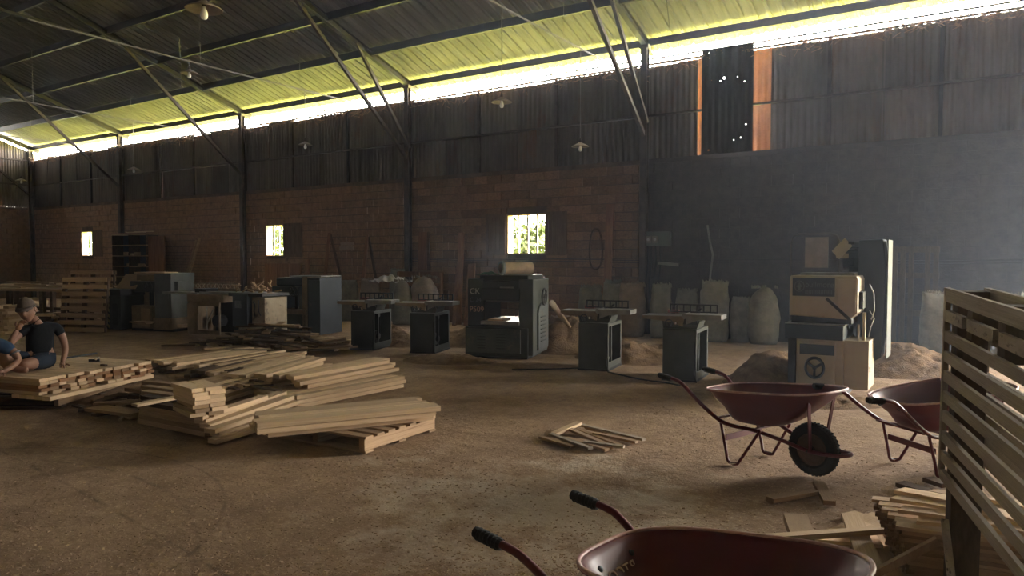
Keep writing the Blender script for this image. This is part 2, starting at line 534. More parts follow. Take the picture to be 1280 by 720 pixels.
# --- corrugated sheet upper wall
STUDS = [X_L, -31.1, -28.8, -26.57, -24.2, -22.3, -19.62, -17.44, -15.14, -12.86, -10.67, -8.49, -6.29, -5.04, -4.05, -2.69, -.9, .65, 2.4, 4.9, 7.4, X_R]
def corr(x0, x1, z0, z1, y, amp=.024, pitch=.125, wave=0, holes=None):
    n = max(4, int((x1 - x0) / pitch * 4))
    nz = 1 if not wave else 6
    vs, fs = [], []
    for j in range(nz + 1):
        zz = z0 + (z1 - z0) * j / nz
        for i in range(n + 1):
            x = x0 + (x1 - x0) * i / n
            vs.append((x, y + amp * math.sin(2 * PI * (x - x0) / pitch) + (wave * noise.noise(Vector((x * 1.2, zz * 1.3, 5))) if wave else 0), zz))
    for j in range(nz):
        for i in range(n):
            a = j * (n + 1) + i
            fs.append((a, a + 1, a + n + 2, a + n + 1))
    return MB().add(vs, fs)
wall_up = struct(MB().bb(X_L, X_R, WALL_Y - .03, WALL_Y + .03, Z_SHEET - .03, Z_SHEET + .0).build('trim_1', M['steel_rust']))
upper = struct(MB().bb(X_L, DOOR[0], WALL_Y - .06, WALL_Y + .0, 4.57, 4.61).build('wall_back_upper', M['steel_rust']))
for i in range(len(STUDS) - 1):
    a, b_ = STUDS[i], STUDS[i + 1]
    if abs(a + 5.04) < .01:
        continue
    if abs(a + 6.29) < .01: b_ = -5.22
    if abs(a + 4.05) < .01: a = -3.72
    zlow = DOOR[2] if a >= 2.35 and b_ <= 7.45 else Z_BRICK
    k = max(1, round((b_ - a) / 1.05))
    for q in range(k):
        x0, x1 = a + (b_ - a) * q / k, a + (b_ - a) * (q + 1) / k
        for (z0, z1) in ((zlow, 4.6), (max(zlow, 4.58), Z_SHEET - R.uniform(.0, .05))):
            if z1 <= z0: continue
            dy = R.uniform(0, .02)
            m = corr(x0 - .03, x1 + .02, z0, z1, WALL_Y + .06 + dy, wave=.012)
            o = m.build('corrugated_sheet', M['sheet'], upper, smooth=True)
for x in STUDS[1:-1]:
    if x in (-5.04, -4.05): continue
    MB().bb(x - .03, x + .03, WALL_Y - .02, WALL_Y + .035, Z_BRICK, Z_SHEET).build('stud', M['steel_rust'] if R.random() < .5 else M['steel'], upper)
# dark dented sheet hung a hand's breadth inside the gap; rust holes let daylight through
hs = MB()
nx, nz_ = 90, 180
HX, HZ = (-5.05, -4.03), (3.67, 5.74)
holes = {(12, 84), (22, 82), (41, 84), (42, 84), (41, 85), (42, 83), (50, 78), (28, 99), (52, 30), (53, 30), (20, 13), (30, 15), (38, 14), (46, 16), (47, 16), (33, 28), (8, 116), (55, 117)}
vs = []
for j in range(nz_ + 1):
    for i in range(nx + 1):
        x = HX[0] + (HX[1] - HX[0]) * i / nx
        z = HZ[0] + (HZ[1] - HZ[0]) * j / nz_
        vs.append((x, WALL_Y - .16 + .012 * math.sin(2 * PI * x / .13) + .04 * noise.noise(Vector((x * 1.4, z, 2))), z))
fs = [(j * (nx + 1) + i, j * (nx + 1) + i + 1, (j + 1) * (nx + 1) + i + 1, (j + 1) * (nx + 1) + i)
      for j in range(nz_) for i in range(nx) if (i / 1.5, j / 1.5) not in holes and (i // 3, j // 3) not in ((13, 42), (4, 2))]
hs.add(vs, fs).build('loose_sheet', M['sheet_dark'], upper, smooth=True)['label'] = 'dark loose sheet with small rust holes'

# added outer sheets behind the slits; leaking light put into their orange colour
for (x0, x1) in ((-5.75, -4.9), (-4.2, -3.1)):
    corr(x0, x1, 3.6, 5.75, WALL_Y + .42, amp=.022, wave=.01).build('leak_light_sheet', M['rust'], upper, smooth=True)['label'] = 'added outer sheet, leaking light in its orange colour'
MB().bb(-5.4, -3.5, WALL_Y + .1, WALL_Y + .45, 3.60, 3.69).build('ledge', M['mortar_dark'], upper)
# --- straw and cobweb dirt along the top of the sheets
st = MB()
for i in range(5200):
    x = R.uniform(X_L, 1.5)
    dens = .5 + .5 * noise.noise(Vector((x * .6, 0, 9)))
    if R.random() > dens + .25: continue
    p = Vector((x, WALL_Y - R.uniform(.03, .14), Z_SHEET - abs(R.gauss(0, .10)) + .03))
    d = Vector((R.uniform(-1, 1), R.uniform(-.5, .2), R.uniform(-.7, .6))).normalized() * R.uniform(.05, .2)
    u = Vector((0, R.uniform(-1, 1), 1)).normalized() * .006
    st.add([p - u, p + u, p + d + u, p + d - u], [(0, 1, 2, 3)])
tag(st.build('straw_tufts', M['straw']), 'dusty straw and cobwebs caught along top of sheet wall', 'straw', kind='stuff')

# --- columns, girts, eave, purlins, rafters, struts
COLX = [-33.3, -26.57, -19.62, -12.86, -6.29, .65, 7.6]
def rz_(y):                      # underside of purlins
    return 6.08 + SLOPE * (WALL_Y - y)
for n, x in enumerate(COLX):
    m = MB().bb(x - .07, x + .07, WALL_Y - .17, WALL_Y - .155, 0, 6.06).bb(x - .07, x + .07, WALL_Y - .045, WALL_Y - .03, 0, 6.06).bb(x - .01, x + .01, WALL_Y - .16, WALL_Y - .04, 0, 6.06)
    m.bb(x - .10, x + .10, WALL_Y - .18, WALL_Y - .02, 5.98, 6.06)
    struct(m.build('column_%d' % (n + 1), M['steel_rust']))
    # rafter (I-section) of the truss, both slopes
    t = MB()
    y0, y1 = WALL_Y + .25, RIDGE_Y
    for (dz, h) in ((-.08, .015), (.07, .015)):
        t.bar((x, y0, rz_(y0) + dz), (x, y1, rz_(y1) + dz), .11, h)
    t.bar((x, y0, rz_(y0)), (x, y1, rz_(y1)), .02, .15)
    t.bar((x, y1, rz_(y1)), (x, BACK_Y, rz_(y1) - SLOPE * (y1 - BACK_Y)), .1, .16)
    root = struct(t.build('roof_truss_%d' % (n + 1), M['steel']))
    MB().bar((x - .0, WALL_Y - .1, 4.15), (x, 10.9, rz_(10.9) - .06), .075, .075).build('strut', M['steel_rust'], root)
    if n in (3, 4, 5):
        MB().bar((x + .05, WALL_Y - .1, 4.45), (x + .05, 12.75, rz_(12.75) - .05), .07, .07).build('strut', M['steel_rust'], root)
    MB().bar((x, 10.9, rz_(10.9) - .05), (x, 3.0, 7.6), .06, .06).build('strut', M['steel'], root)
purl = []
for n in range(10):
    y = WALL_Y - 1.39 * n
    if y < RIDGE_Y: break
    z = rz_(y)
    if n == 0:
        m = MB().bb(X_L, X_R, y - .03, y + .03, z - .04, z + .12).bb(X_L, X_R, y - .06, y + .0, z - .04, z - .025)
    else:
        m = MB().bb(X_L, X_R, y - .012, y + .012, z - .02, z + .175).bb(X_L, X_R, y - .055, y + .0, z - .02, z - .005)
    struct(m.build('purlin_%d' % (n + 1), M['steel'] if n else M['steel_rust']))
struct(MB().cyl((X_L, WALL_Y - .03, 5.77), (X_R, WALL_Y - .03, 5.77), .018, 6).build('trim_2', M['steel']))
# thin sag rods in the roof plane
for xa, ya, xb, yb in ((-5.6, 14.2, -4.6, 11.0), (-20.2, 13.0, -17.5, 11.2)):
    struct(MB().cyl((xa, ya, rz_(ya) - .03), (xb, yb, rz_(yb) - .03), .012, 6).build('trim_3', M['steel']))

# roof sheets: trapezoid ribs running down the slope, one object per sheet
def roof_sheet_mesh(y0, y1, width, sgn=1):
    prof = []
    x = 0
    rib = .25
    while x < width - .01:
        prof += [(x, 0), (x + .10, 0), (x + .125, .012), (x + .15, 0), (x + .19, 0), (x + .205, .035), (x + .235, .035)]
        x += rib
    prof += [(width, 0), (width + .10, 0), (width + .125, .012), (width + .15, 0)]
    vs, fs = [], []
    for (y, z) in ((y0, 0), ((y0 + y1) / 2, SLOPE * abs(y0 - y1) / 2), (y1, SLOPE * abs(y0 - y1))):
        for (px, pz) in prof:
            vs.append((px, y, z + pz))
    n = len(prof)
    for j in range(2):
        for i in range(n - 1):
            fs.append((j * n + i, j * n + i + 1, (j + 1) * n + i + 1, (j + 1) * n + i))
    return MB().add(vs, fs).mesh('roof_sheet', M['roof'])
EV = WALL_Y + .55
rs = roof_sheet_mesh(EV, RIDGE_Y, 1.0)
ridge = struct(MB().bar((X_L - .3, RIDGE_Y, rz_(RIDGE_Y) + .2), (X_R + .3, RIDGE_Y, rz_(RIDGE_Y) + .2), .4, .02).build('ceiling', M['roof']))
x = X_L - .3
while x < X_R + .3:
    inst('roof_sheet', rs, ridge, (x, 0, rz_(EV) + .18 + R.uniform(0, .006)))
    x += 1.0
zb = rz_(RIDGE_Y) + .18
MB().add([(X_L - .3, RIDGE_Y, zb), (X_R + .3, RIDGE_Y, zb), (X_R + .3, BACK_Y - .5, zb - SLOPE * (RIDGE_Y - BACK_Y + .5)), (X_L - .3, BACK_Y - .5, zb - SLOPE * (RIDGE_Y - BACK_Y + .5))], [(0, 1, 2, 3)]).build('roof_slope', M['roof'], ridge)

# --- gable walls and the wall behind the viewer
def gable(name, x, door=None):
    m = MB()
    t = .2 * (1 if x > 0 else -1)
    x0, x1 = min(x, x + t), max(x, x + t)
    if door:
        m.bb(x0, x1, BACK_Y, door[0], 0, Z_BRICK)
        m.bb(x0, x1, door[1], WALL_Y + .2, 0, Z_BRICK)
        m.bb(x0, x1, BACK_Y, door[0], Z_BRICK, 5.9)
        m.bb(x0, x1, door[1], WALL_Y + .2, Z_BRICK, 5.9)
        m.bb(x0, x1, door[0], door[1], door[2], 5.9)
    else:
        m.bb(x0, x1, BACK_Y, WALL_Y + .2, -.3, Z_BRICK)
    o = m.build(name, M['mortar'])
    return struct(o)
wl = gable('wall_left', X_L)
wr = gable('wall_right', X_R)
# right gable top (closed)
def gable_top(x, par, z0, gap):
    m = MB()
    top = lambda y: (rz_(y) if y > RIDGE_Y else rz_(RIDGE_Y) - SLOPE * (RIDGE_Y - y)) + .16 - gap
    ys = [WALL_Y + .1 - i * .9 for i in range(29)]
    for a, b_ in zip(ys, ys[1:]):
        n = 36
        vs = []
        for i in range(n + 1):
            y = a + (b_ - a) * i / n
            xx = x + .014 * math.sin(2 * PI * y / .1)
            vs += [(xx, y, z0), (xx, y, top(y))]
        fs = [(2 * i, 2 * i + 2, 2 * i + 3, 2 * i + 1) for i in range(n)]
        mm = MB().add(vs, fs)
        mm.build('corrugated_sheet', M['sheet'], par, smooth=True)
gable_top(X_L, wl, Z_BRICK, .30)
gable_top(X_R, wr, Z_BRICK, .02)
for z in (4.6, 5.6, 6.8):
    MB().bb(X_L + .02, X_L + .08, BACK_Y, WALL_Y, z - .03, z + .03).build('girt', M['steel_rust'], wl)
stl = MB()
for k in range(18):
    for q in range(10):
        y1 = WALL_Y - q * .4 - (.2 if k % 2 else 0)
        pr = R.uniform(.0, .016)
        stl.bb(X_L - .02, X_L + .01 + pr, y1 - .39, min(y1, WALL_Y), k * .2 + .005, k * .2 + .193)
so = stl.build('clay_blocks', M['brick'], wl)
so['kind'] = 'stuff'
struct(MB().bb(X_L, X_R, BACK_Y - .2, BACK_Y, -.3, OPP_Z).build('wall_front', M['mortar']))

# --- windows: frame, bars, shutters
def window(n, win, left_sh, right_sh, nbars):
    a, b_, c, d = win
    fr = MB()
    t = .035
    for (x0, x1, z0, z1) in ((a, a + t, c, d), (b_ - t, b_, c, d), (a, b_, c, c + t), (a, b_, d - t, d)):
        fr.bb(x0, x1, WALL_Y - .02, WALL_Y + .20, z0, z1)
    o = struct(fr.build('window_%d' % n, M['tan']))
    for i in range(nbars):
        x = a + t + (b_ - a - 2 * t) * (i + 1) / (nbars + 1)
        MB().bb(x - .02, x + .02, WALL_Y + .04, WALL_Y + .08, c + t, d - t).build('window_bar', M['whitebar'], o)
    for (x0, x1) in (left_sh, right_sh):
        if x0 is None: continue
        s = MB()
        y0, y1 = WALL_Y - .055, WALL_Y - .02
        f = .06
        s.bb(x0, x0 + f, y0, y1, c - .02, d + .02).bb(x1 - f, x1, y0, y1, c - .02, d + .02)
        s.bb(x0 + f, x1 - f, y0, y1, c - .02, c + f).bb(x0 + f, x1 - f, y0, y1, d - f, d + .02)
        so_ = s.build('shutter', M['shutter'], o)
        k = 4
        for q in range(k):
            u0 = x0 + f + (x1 - x0 - 2 * f) * q / k
            u1 = x0 + f + (x1 - x0 - 2 * f) * (q + 1) / k
            MB().bb(u0 + .003, u1 - .003, y0 + .012, y1 - .004, c + f, d - f).build('shutter_board', M['shutter'], so_)
window(1, WIN[0], (None, None), (-28.70, -28.0), 2)
window(2, WIN[1], (None, None), (-17.80, -17.0), 2)
window(3, WIN[2], (-10.41, -9.85), (-8.72, -8.19), 3)

# --- outside: ground, bushes behind the windows
struct(MB().add([(X_L - 25, WALL_Y + .22, -.1), (X_R + 40, WALL_Y + .22, -.1), (X_R + 40, 70, -.1), (X_L - 25, 70, -.1)], [(0, 1, 2, 3)]).build('ground', M['grass']))
struct(MB().add([(X_L - 25, -60, -.1), (X_R + 40, -60, -.1), (X_R + 40, BACK_Y - .2, -.1), (X_L - 25, BACK_Y - .2, -.1)], [(0, 1, 2, 3)]).build('ground_opposite', M['grass']))
struct(MB().add([(X_R + .2, -25, -.06), (X_R + 40, -25, -.06), (X_R + 40, WALL_Y + .22, -.06), (X_R + .2, WALL_Y + .22, -.06)], [(0, 1, 2, 3)]).build('yard', M['yard']))
def bush(x, y, w_, h_, seed, label):
    r = random.Random(seed)
    b_ = thing('shrub', (x, y, -.1), 0, label, 'shrub')
    m = MB()
    for i in range(2600):
        th, u, rr = r.uniform(0, 2 * PI), r.uniform(-1, 1), r.uniform(.75, 1) * (1 + .25 * noise.noise(Vector((seed, i * .01, 0))))
        k = math.sqrt(1 - u * u)
        p = Vector((w_ * k * math.cos(th) * rr, .8 * k * math.sin(th) * rr, h_ * .55 + h_ * .45 * u * rr))
        d = Vector((r.uniform(-1, 1), r.uniform(-1, 1), r.uniform(-1, 1))).normalized()
        e = d.cross(Vector((r.uniform(-1, 1), r.uniform(-1, 1), .3))).normalized()
        s_ = r.uniform(.06, .14)
        m.add([p - d * s_, p + e * s_ * .45, p + d * s_, p - e * s_ * .45], [(0, 1, 2, 3)])
    m.build('foliage', M['leaf'], b_)['kind'] = 'stuff'
    MB().tube([(0, 0, 0), (.03, 0, h_ * .3), (-.04, .02, h_ * .6)], [.05, .04, .025], 8).build('trunk', M['dark'], b_)
for i, (cx, wd, hh, lb) in enumerate(((-12.3, .8, 3.0, 'leafy shrub outside third barred window, left side'),
                                 (-11.0, .8, 2.75, 'leafy shrub outside third barred window, right side'),
                                 (-22.6, 1.1, 2.9, 'leafy shrub outside the middle barred window'),
                                 (-36.1, 1.4, 3.0, 'leafy shrub outside the farthest left window'))):
    bush(cx, 18.2, wd, hh, 5 + i, lb)

# ================================================================= HANGING LAMPS
def lamp(loc, ztop, label, scale=1.0):
    t = thing('pendant_lamp', loc, 0, label, 'lamp', 'enamel pendant lamps hanging from the roof')
    s = scale
    sh = [(.022, .10), (.03, .085), (.05, .07), (.10, .045), (.165, .012), (.18, .0), (.177, -.004), (.16, .006), (.09, .035), (.03, .06)]
    MB().lathe([(a * s, b * s) for a, b in sh], 28).build('lamp_shade', M['lampshade'], t, smooth=True)
    MB().lathe([(.001, .17 * s), (.018 * s, .165 * s), (.025 * s, .12 * s), (.028 * s, .09 * s), (.02 * s, .05 * s), (.018 * s, .02 * s)], 14).build('lamp_socket', M['steel_rust'], t, smooth=True)
    MB().lathe([(.016 * s, .05 * s), (.02 * s, .01 * s), (.034 * s, -.03 * s), (.038 * s, -.06 * s), (.028 * s, -.09 * s), (.001, -.10 * s)], 16).build('bulb', M['bulb'], t, smooth=True)
    MB().tube([(0, 0, .16 * s), (.004, 0, (ztop - loc[2]) * .5), (0, 0, ztop - loc[2])], .009, 5).build('cord', M['conduit'], t)
    return t
ZC = 5.87
for x, ya, yb in ((-7.2, 9.4, 14.6), (-14.8, 6.5, 14.6), (-22.5, 9.0, 14.6), (-29.0, 8.0, 14.6)):
    c = MB().tube([(x, ya, ZC + .06), (x, (ya + yb) / 2, ZC), (x, yb, ZC - .02)], .018, 6)
    for yy in (12.75, 9.97):
        c.tube([(x, yy, ZC), (x, yy, rz_(yy))], .006, 5)
    struct(c.build('trim_4', M['conduit']))
lamp((-7.2, 13.45, 3.88), ZC, 'dusty pendant lamp hanging left of the right-hand roof struts')
lamp((-7.2, 10.6, 4.28), ZC, 'pendant lamp with long bulb hanging above the third barred window')
lamp((-14.8, 12.9, 4.48), ZC, 'pendant lamp hanging above right of the middle barred window')
lamp((-14.8, 9.7, 5.62), ZC, 'pendant lamp high on its conduit under dark roof')
lamp((-22.5, 12.8, 4.35), ZC, 'pendant lamp hanging above the tall open shelf')
lamp((-29.0, 12.4, 4.35), ZC, 'leftmost pendant lamp near the far gable corner')
p = G(255, 12, 4.05)
lamp((p.x, p.y, 4.05), rz_(p.y), 'large nearest pendant lamp with round white bulb at top edge', 1.0)

# ================================================================= TIMBER HELPERS
CUBE = {k: MB().box((0, 0, 0), (1, 1, 1)).mesh('plank', M[k]) for k in ('pale', 'mid', 'dark', 'end', 'redwood', 'rack', 'rack_post', 'tan')}
def plank(a, b_, z, w_, t, kind='pale', name='plank', parent=None, zb=None, roll=0.0):
    """board with its long axis from a to b (xy), underside at z (start) / zb (end)"""
    zb = z if zb is None else zb
    A = Vector((a[0], a[1], z + t / 2))
    B = Vector((b_[0], b_[1], zb + t / 2))
    d = B - A
    o = inst(name, CUBE[kind], parent, (A + B) / 2, (roll, -math.atan2(d.z, math.hypot(d.x, d.y)), math.atan2(d.y, d.x)), (d.length, w_, t))
    return o
def lplank(a, b_, z, w_, t, kind, label, group=None, zb=None, name='plank', cat='plank', roll=0.0):
    return tag(plank(a, b_, z, w_, t, kind, name, None, zb, roll), label, cat, group)
ORD = ('nearest', 'second nearest', 'third', 'fourth', 'fifth', 'sixth', 'seventh', 'eighth', 'ninth', 'tenth', 'eleventh', 'twelfth', 'thirteenth', 'fourteenth', 'fifteenth')
def stack(A, B, side, n, layers, w_, t, z0, kinds, label, group, jit=.06, skew=.01, drop=0.0, gap=.006, name='plank', nlay=None):
    """boards from end A to end B, laid side by side towards `side`"""
    A, B = Vector((A[0], A[1])), Vector((B[0], B[1]))
    d = (B - A).normalized()
    nrm = Vector((-d.y, d.x)) * side
    out = []
    for L_ in range(layers):
        nn = nlay[L_] if nlay else n
        hollow = L_ < layers - 1 and n > 4
        off0 = (n - nn) * (w_ + gap) / 2 + R.uniform(-.01, .01)
        for i in range(nn):
            if hollow and 1 < i < nn - 1: continue          # nothing of the inner boards shows
            o = off0 + (i + .5) * (w_ + gap)
            ja, jb = R.uniform(-jit, jit), R.uniform(-jit, jit)
            a = A + nrm * (o + R.uniform(-skew, skew)) + d * ja
            b_ = B + nrm * (o + R.uniform(-skew, skew)) + d * jb
            lay = 'topmost layer' if L_ == layers - 1 else ('bottom layer' if L_ == 0 else 'middle layers')
            tt = t * R.uniform(.86, .99)
            out.append(lplank(a, b_, z0 + L_ * t, w_ * R.uniform(.9, 1.0), tt, R.choice(kinds), label + ', ' + lay + (', ' + ORD[i] if L_ == layers - 1 else ''), group + ', ' + lay if L_ < layers - 1 else None, name=name))
    return out
def pallet(loc, rz, lx, ly, h, label, kind='mid', ns=8, sx=3, group=None):
    t = thing('pallet', loc, rz, label, 'pallet', group)
    sw = .095
    for i in range(ns):
        y = sw / 2 + (ly - sw) * i / (ns - 1)
        plank((0, y), (lx, y), h - .02, sw * R.uniform(.9, 1), .02, kind, 'slat', t)
    for i in range(sx):
        x = .04 + (lx - .08) * i / (sx - 1)
        plank((x, 0), (x, ly), .018, .06, h - .04, kind, 'bearer', t)
    for i in range(3):
        y = sw / 2 + (ly - sw) * i / 2
        plank((0, y), (lx, y), 0, sw, .018, kind, 'bottom_board', t)
    return t

# ================================================================= FRONT STACK ON PALLET
pa, pb, pc = G(457, 567), G(539, 540), G(344, 549)
ang = math.atan2((pb - pa).y, (pb - pa).x)          # edge running back from the near corner
ux = Vector((math.cos(ang), math.sin(ang)))
# pallet: local y along near->back edge, slats along local x (to the left)
pr = ang - PI / 2
org = Vector((pa.x, pa.y)) - Vector((math.cos(pr), math.sin(pr))) * 1.15
pallet((org.x, org.y, 0), pr, 1.15, .95, .135, 'low wooden pallet carrying the front stack of long pale boards', 'mid', 7)
A1, A2 = G(328, 529, .275), G(331, 517, .275)
B1, B2 = G(545, 508, .275), G(519, 493, .275)
dl = Vector((B1.x - A1.x, B1.y - A1.y)).normalized()
stack((A1.x, A1.y), (B1.x, B1.y), 1, 5, 3, .105, .046, .137, ('pale',), 'long pale board stacked on the front pallet', 'boards of the front pallet stack', jit=.06, nlay=[4, 5, 5])

# ================================================================= LEFT SLAB STACK (the men sit on it)
S0A, S0B = G(49, 474, .36), G(190, 451, .36)
u = Vector((S0B.x - S0A.x, S0B.y - S0A.y))
Ls = u.length
u.normalize()
nl = Vector((-u.y, u.x))                # along the boards, away to the left
if nl.x > 0: nl = -nl
S0A2 = Vector((S0A.x, S0A.y))
wv, nn = .100, int(Ls / .104)
for L_ in range(5):
    for i in range(nn):
        base = S0A2 + u * (.052 + i * Ls / nn)
        ja = R.uniform(-.03, .05)
        lay = ('bottom', 'lower', 'middle', 'upper', 'topmost')[L_]
        if L_ < 4 and R.random() < .06: continue
        lplank(base + nl * -ja, base + nl * (2.5 + R.uniform(-.04, .04)), .19 + L_ * .034 + R.uniform(0, .001), wv * R.uniform(.93, 1.02), .032, 'pale' if L_ == 4 else R.choice(('pale', 'mid', 'end')),
               ('pale board in the wide slab stack the seated men use, %s layer' % lay if L_ < 4 else 'top board of the slab stack under the seated men, %s from its near corner' % ORD[i]), 'slab stack boards, %s layer' % lay if L_ < 4 else None)
# thin end cleats that read as darker plank ends
g0, g1 = G(74, 510), G(170, 478)
gu = Vector((g1.x - g0.x, g1.y - g0.y))
for i in range(3):
    a = G(55, 500, .165) if i == 0 else None
pz = thing('pallet', (g0.x, g0.y, 0), math.atan2(gu.y, gu.x), 'wooden pallet under the wide slab stack', 'pallet')
for i in range(3):
    yy = .03 + i * .75
    plank((0, yy), (gu.length, yy), .02, .05, .095, 'mid', 'bearer', pz)
for i in range(8):
    xx = .05 + (gu.length - .1) * i / 7
    plank((xx, -.02), (xx, 1.7), .116, .095, .022, 'dark', 'slat', pz)
for i in range(3):
    xx = .05 + (gu.length - .1) * i / 2
    plank((xx, -.02), (xx, 1.7), 0, .095, .018, 'dark', 'bottom_board', pz)
e0, e1 = G(56, 501, .14), G(186, 472, .14)
for i in range(5):
    o = nl * (-.02 + .11 * i)
    lplank((e0.x + o.x, e0.y + o.y), (e1.x + o.x - .0, e1.y + o.y), .142, .10, .042, 'pale', 'long pale board lying crosswise under the slab stack', 'cross boards under the slab stack')
# small tools on the slab
q = G(118, 452, .37)
t = thing('hand_tool', (q.x, q.y, .365), .7, 'small metal clamp tool lying on the slab stack', 'tool')
MB().bar((-.06, 0, .02), (.06, 0, .02), .03, .03).build('tool_body', M['black'], t)
MB().cyl((.03, -.03, .04), (.03, .04, .04), .016, 10).build('knob', M['chrome'], t)
q = G(129, 457, .37)
tag(MB().bar((-.04, 0, .012), (.05, .01, .012), .03, .022).build('wood_offcut', M['dark'], None, loc=(q.x, q.y, .363)), 'tiny dark offcut on the slab stack right of the clamp', 'offcut')
a, b_ = G(82, 448, .37), G(121, 442, .37)
tag(MB().bar((a.x, a.y, .375), (b_.x, b_.y, .375), .02, .02).build('steel_rod', M['black']), 'thin dark rod along the rear edge of the slab stack', 'rod')

# ================================================================= LOOSE PILE between the stacks
def pp(x0, y0, x1, y1, z0, z1, w_, t, kind, label, group=None, name='plank', cat='plank', roll=0.0):
    a, b_ = G(x0, y0, z0 + t), G(x1, y1, z1 + t)
    return lplank((a.x, a.y), (b_.x, b_.y), z0, w_, t, kind, label, group, zb=z1, name=name, cat=cat, roll=roll)
gl = 'weathered boards in the low pile beside the slab stack'
pp(118, 508, 175, 515, .03, .05, .22, .03, 'mid', 'flat wide board at the near left of the low pile')
pp(118, 503, 196, 500, .06, .06, .10, .025, 'mid', 'narrow tan board along the near side of low pile')
pp(150, 524, 162, 511, .0, .05, .03, .02, 'pale', 'thin pale batten sticking out at the pile front')
pp(166, 483, 226, 492, .10, .10, .20, .04, 'mid', 'wide weathered board lying at the back of low pile')
pp(170, 492, 228, 499, .05, .07, .18, .035, 'dark', 'dark weathered board in the middle of low pile')
pp(130, 496, 215, 487, .02, .05, .12, .03, 'dark', 'dark board running along the rear of low pile')
pp(155, 500, 200, 505, .03, .05, .14, .03, 'mid', 'tan board half buried in the low pile')
pp(100, 512, 135, 503, .0, .03, .08, .025, 'dark', 'dark scrap board at the left tip of low pile')
for i in range(16):
    x0 = R.uniform(90, 235); y0 = 515 - (x0 - 90) * .15 + R.uniform(-14, 8)
    pp(x0, y0, x0 + R.uniform(20, 55), y0 + R.uniform(-12, 8), R.uniform(0, .03), R.uniform(0, .04), R.uniform(.05, .12), .022, R.choice(('dark', 'dark', 'mid')), 'short weathered board scattered in the low pile by the slab stack', gl)
# dark bundle with ends facing left
b0, b1 = G(179, 520, .0), G(262, 524, .0)
for L_ in range(5):
    for i in range(5):
        a = G(178 + L_ * 1.0, 528 - i * 7, 0)
        c = G(262, 545 - i * 9, 0)
        lplank((a.x, a.y), (c.x, c.y), .0 + L_ * .045, .10, .043, R.choice(('mid', 'dark', 'mid')), 'tan board in the bundle left of the fanned boards, %s' % ('topmost row' if L_ == 4 else 'lower rows'), 'boards of the left bundle, %s' % ('topmost row' if L_ == 4 else 'lower rows'))
pp(168, 505, 227, 494, .235, .24, .09, .025, 'pale', 'single pale board lying on top of the left bundle')
# short block stack
bc = G(249, 481, .47)
for L_ in range(7):
    for i in range(2):
        an = rad(-12) + R.uniform(-.08, .08)
        dx, dy = math.cos(an), math.sin(an)
        c = Vector((bc.x, bc.y)) + Vector((-dy, dx)) * (.14 * (i - .5)) + Vector((R.uniform(-.02, .02), R.uniform(-.02, .02)))
        c += Vector((.0, .0))
        lplank((c.x - dx * .23, c.y - dy * .23), (c.x + dx * .23, c.y + dy * .23), .227 + L_ * .036, .135, .034, 'pale' if L_ > 2 else R.choice(('pale', 'mid')), 'short board piece in the small square stack, %s' % ('topmost' if L_ == 6 else 'below the topmost'), 'short pieces of the square stack, %s' % ('topmost' if L_ == 6 else 'lower'), name='short_board')
for i in range(4):
    pp(225 + i * 3, 512 - i * 5, 272, 514 - i * 7, .18, .18, .12, .04, 'mid', 'board under the small square stack of short pieces', 'boards under the square stack')
# fan of boards in front-centre
fan = [(265, 549, 372, 517, .0, .04, .11), (268, 540, 380, 508, .04, .07, .12), (250, 524, 352, 489, .13, .18, .13), (256, 530, 362, 494, .10, .16, .12), (262, 536, 368, 500, .08, .11, .12), (270, 545, 340, 526, .02, .02, .09), (248, 520, 330, 494, .16, .2, .10)]
for i, (x0, y0, x1, y1, z0, z1, w_) in enumerate(fan):
    pp(x0, y0, x1, y1, z0, z1, w_, .04, 'pale', ('nearest', 'second nearest', 'third', 'fourth', 'fifth', 'narrow short', 'uppermost')[i] + ' pale board fanned out left of the front pallet stack')
stack(G(275, 505), G(345, 483), 1, 5, 4, .11, .045, 0, ('pale', 'mid'), 'pale board in the low bundle behind the fanned boards', 'boards of the bundle behind the fan', jit=.08)
# centre bundles
stack(G(339, 492, .0), G(412, 467, .0), 1, 6, 5, .10, .045, 0, ('pale',), 'pale board in the bundle with dark ends, middle of the timber', 'boards of the middle bundle', jit=.07, nlay=[6, 6, 6, 5, 5])
stack(G(286, 478, .0), G(345, 462, .0), 1, 6, 3, .10, .045, 0, ('dark', 'mid', 'pale'), 'mixed board in the untidy bundle behind the square stack', 'boards of the untidy bundle', jit=.12, skew=.03)
stack(G(372, 511, .0), G(505, 484, .0), 1, 6, 3, .11, .045, 0, ('pale',), 'long pale board in the right bundle behind front pallet', 'lower boards of the right bundle', jit=.06)
stack(G(384, 502, .0), G(503, 476, .0), 1, 6, 3, .11, .045, .137, ('pale',), 'long pale board piled onto the right bundle behind front pallet', 'upper boards of the right bundle', jit=.09, skew=.02, nlay=[6, 5, 3])
for i in range(14):
    x0 = R.uniform(255, 330); y0 = R.uniform(462, 482)
    pp(x0, y0, x0 + R.uniform(15, 45), y0 + R.uniform(-8, 6), .12, .16, .05, .018, R.choice(('dark', 'pale', 'dark')), 'thin batten scattered over the untidy bundle', 'battens scattered over the untidy bundle', name='batten', cat='batten')
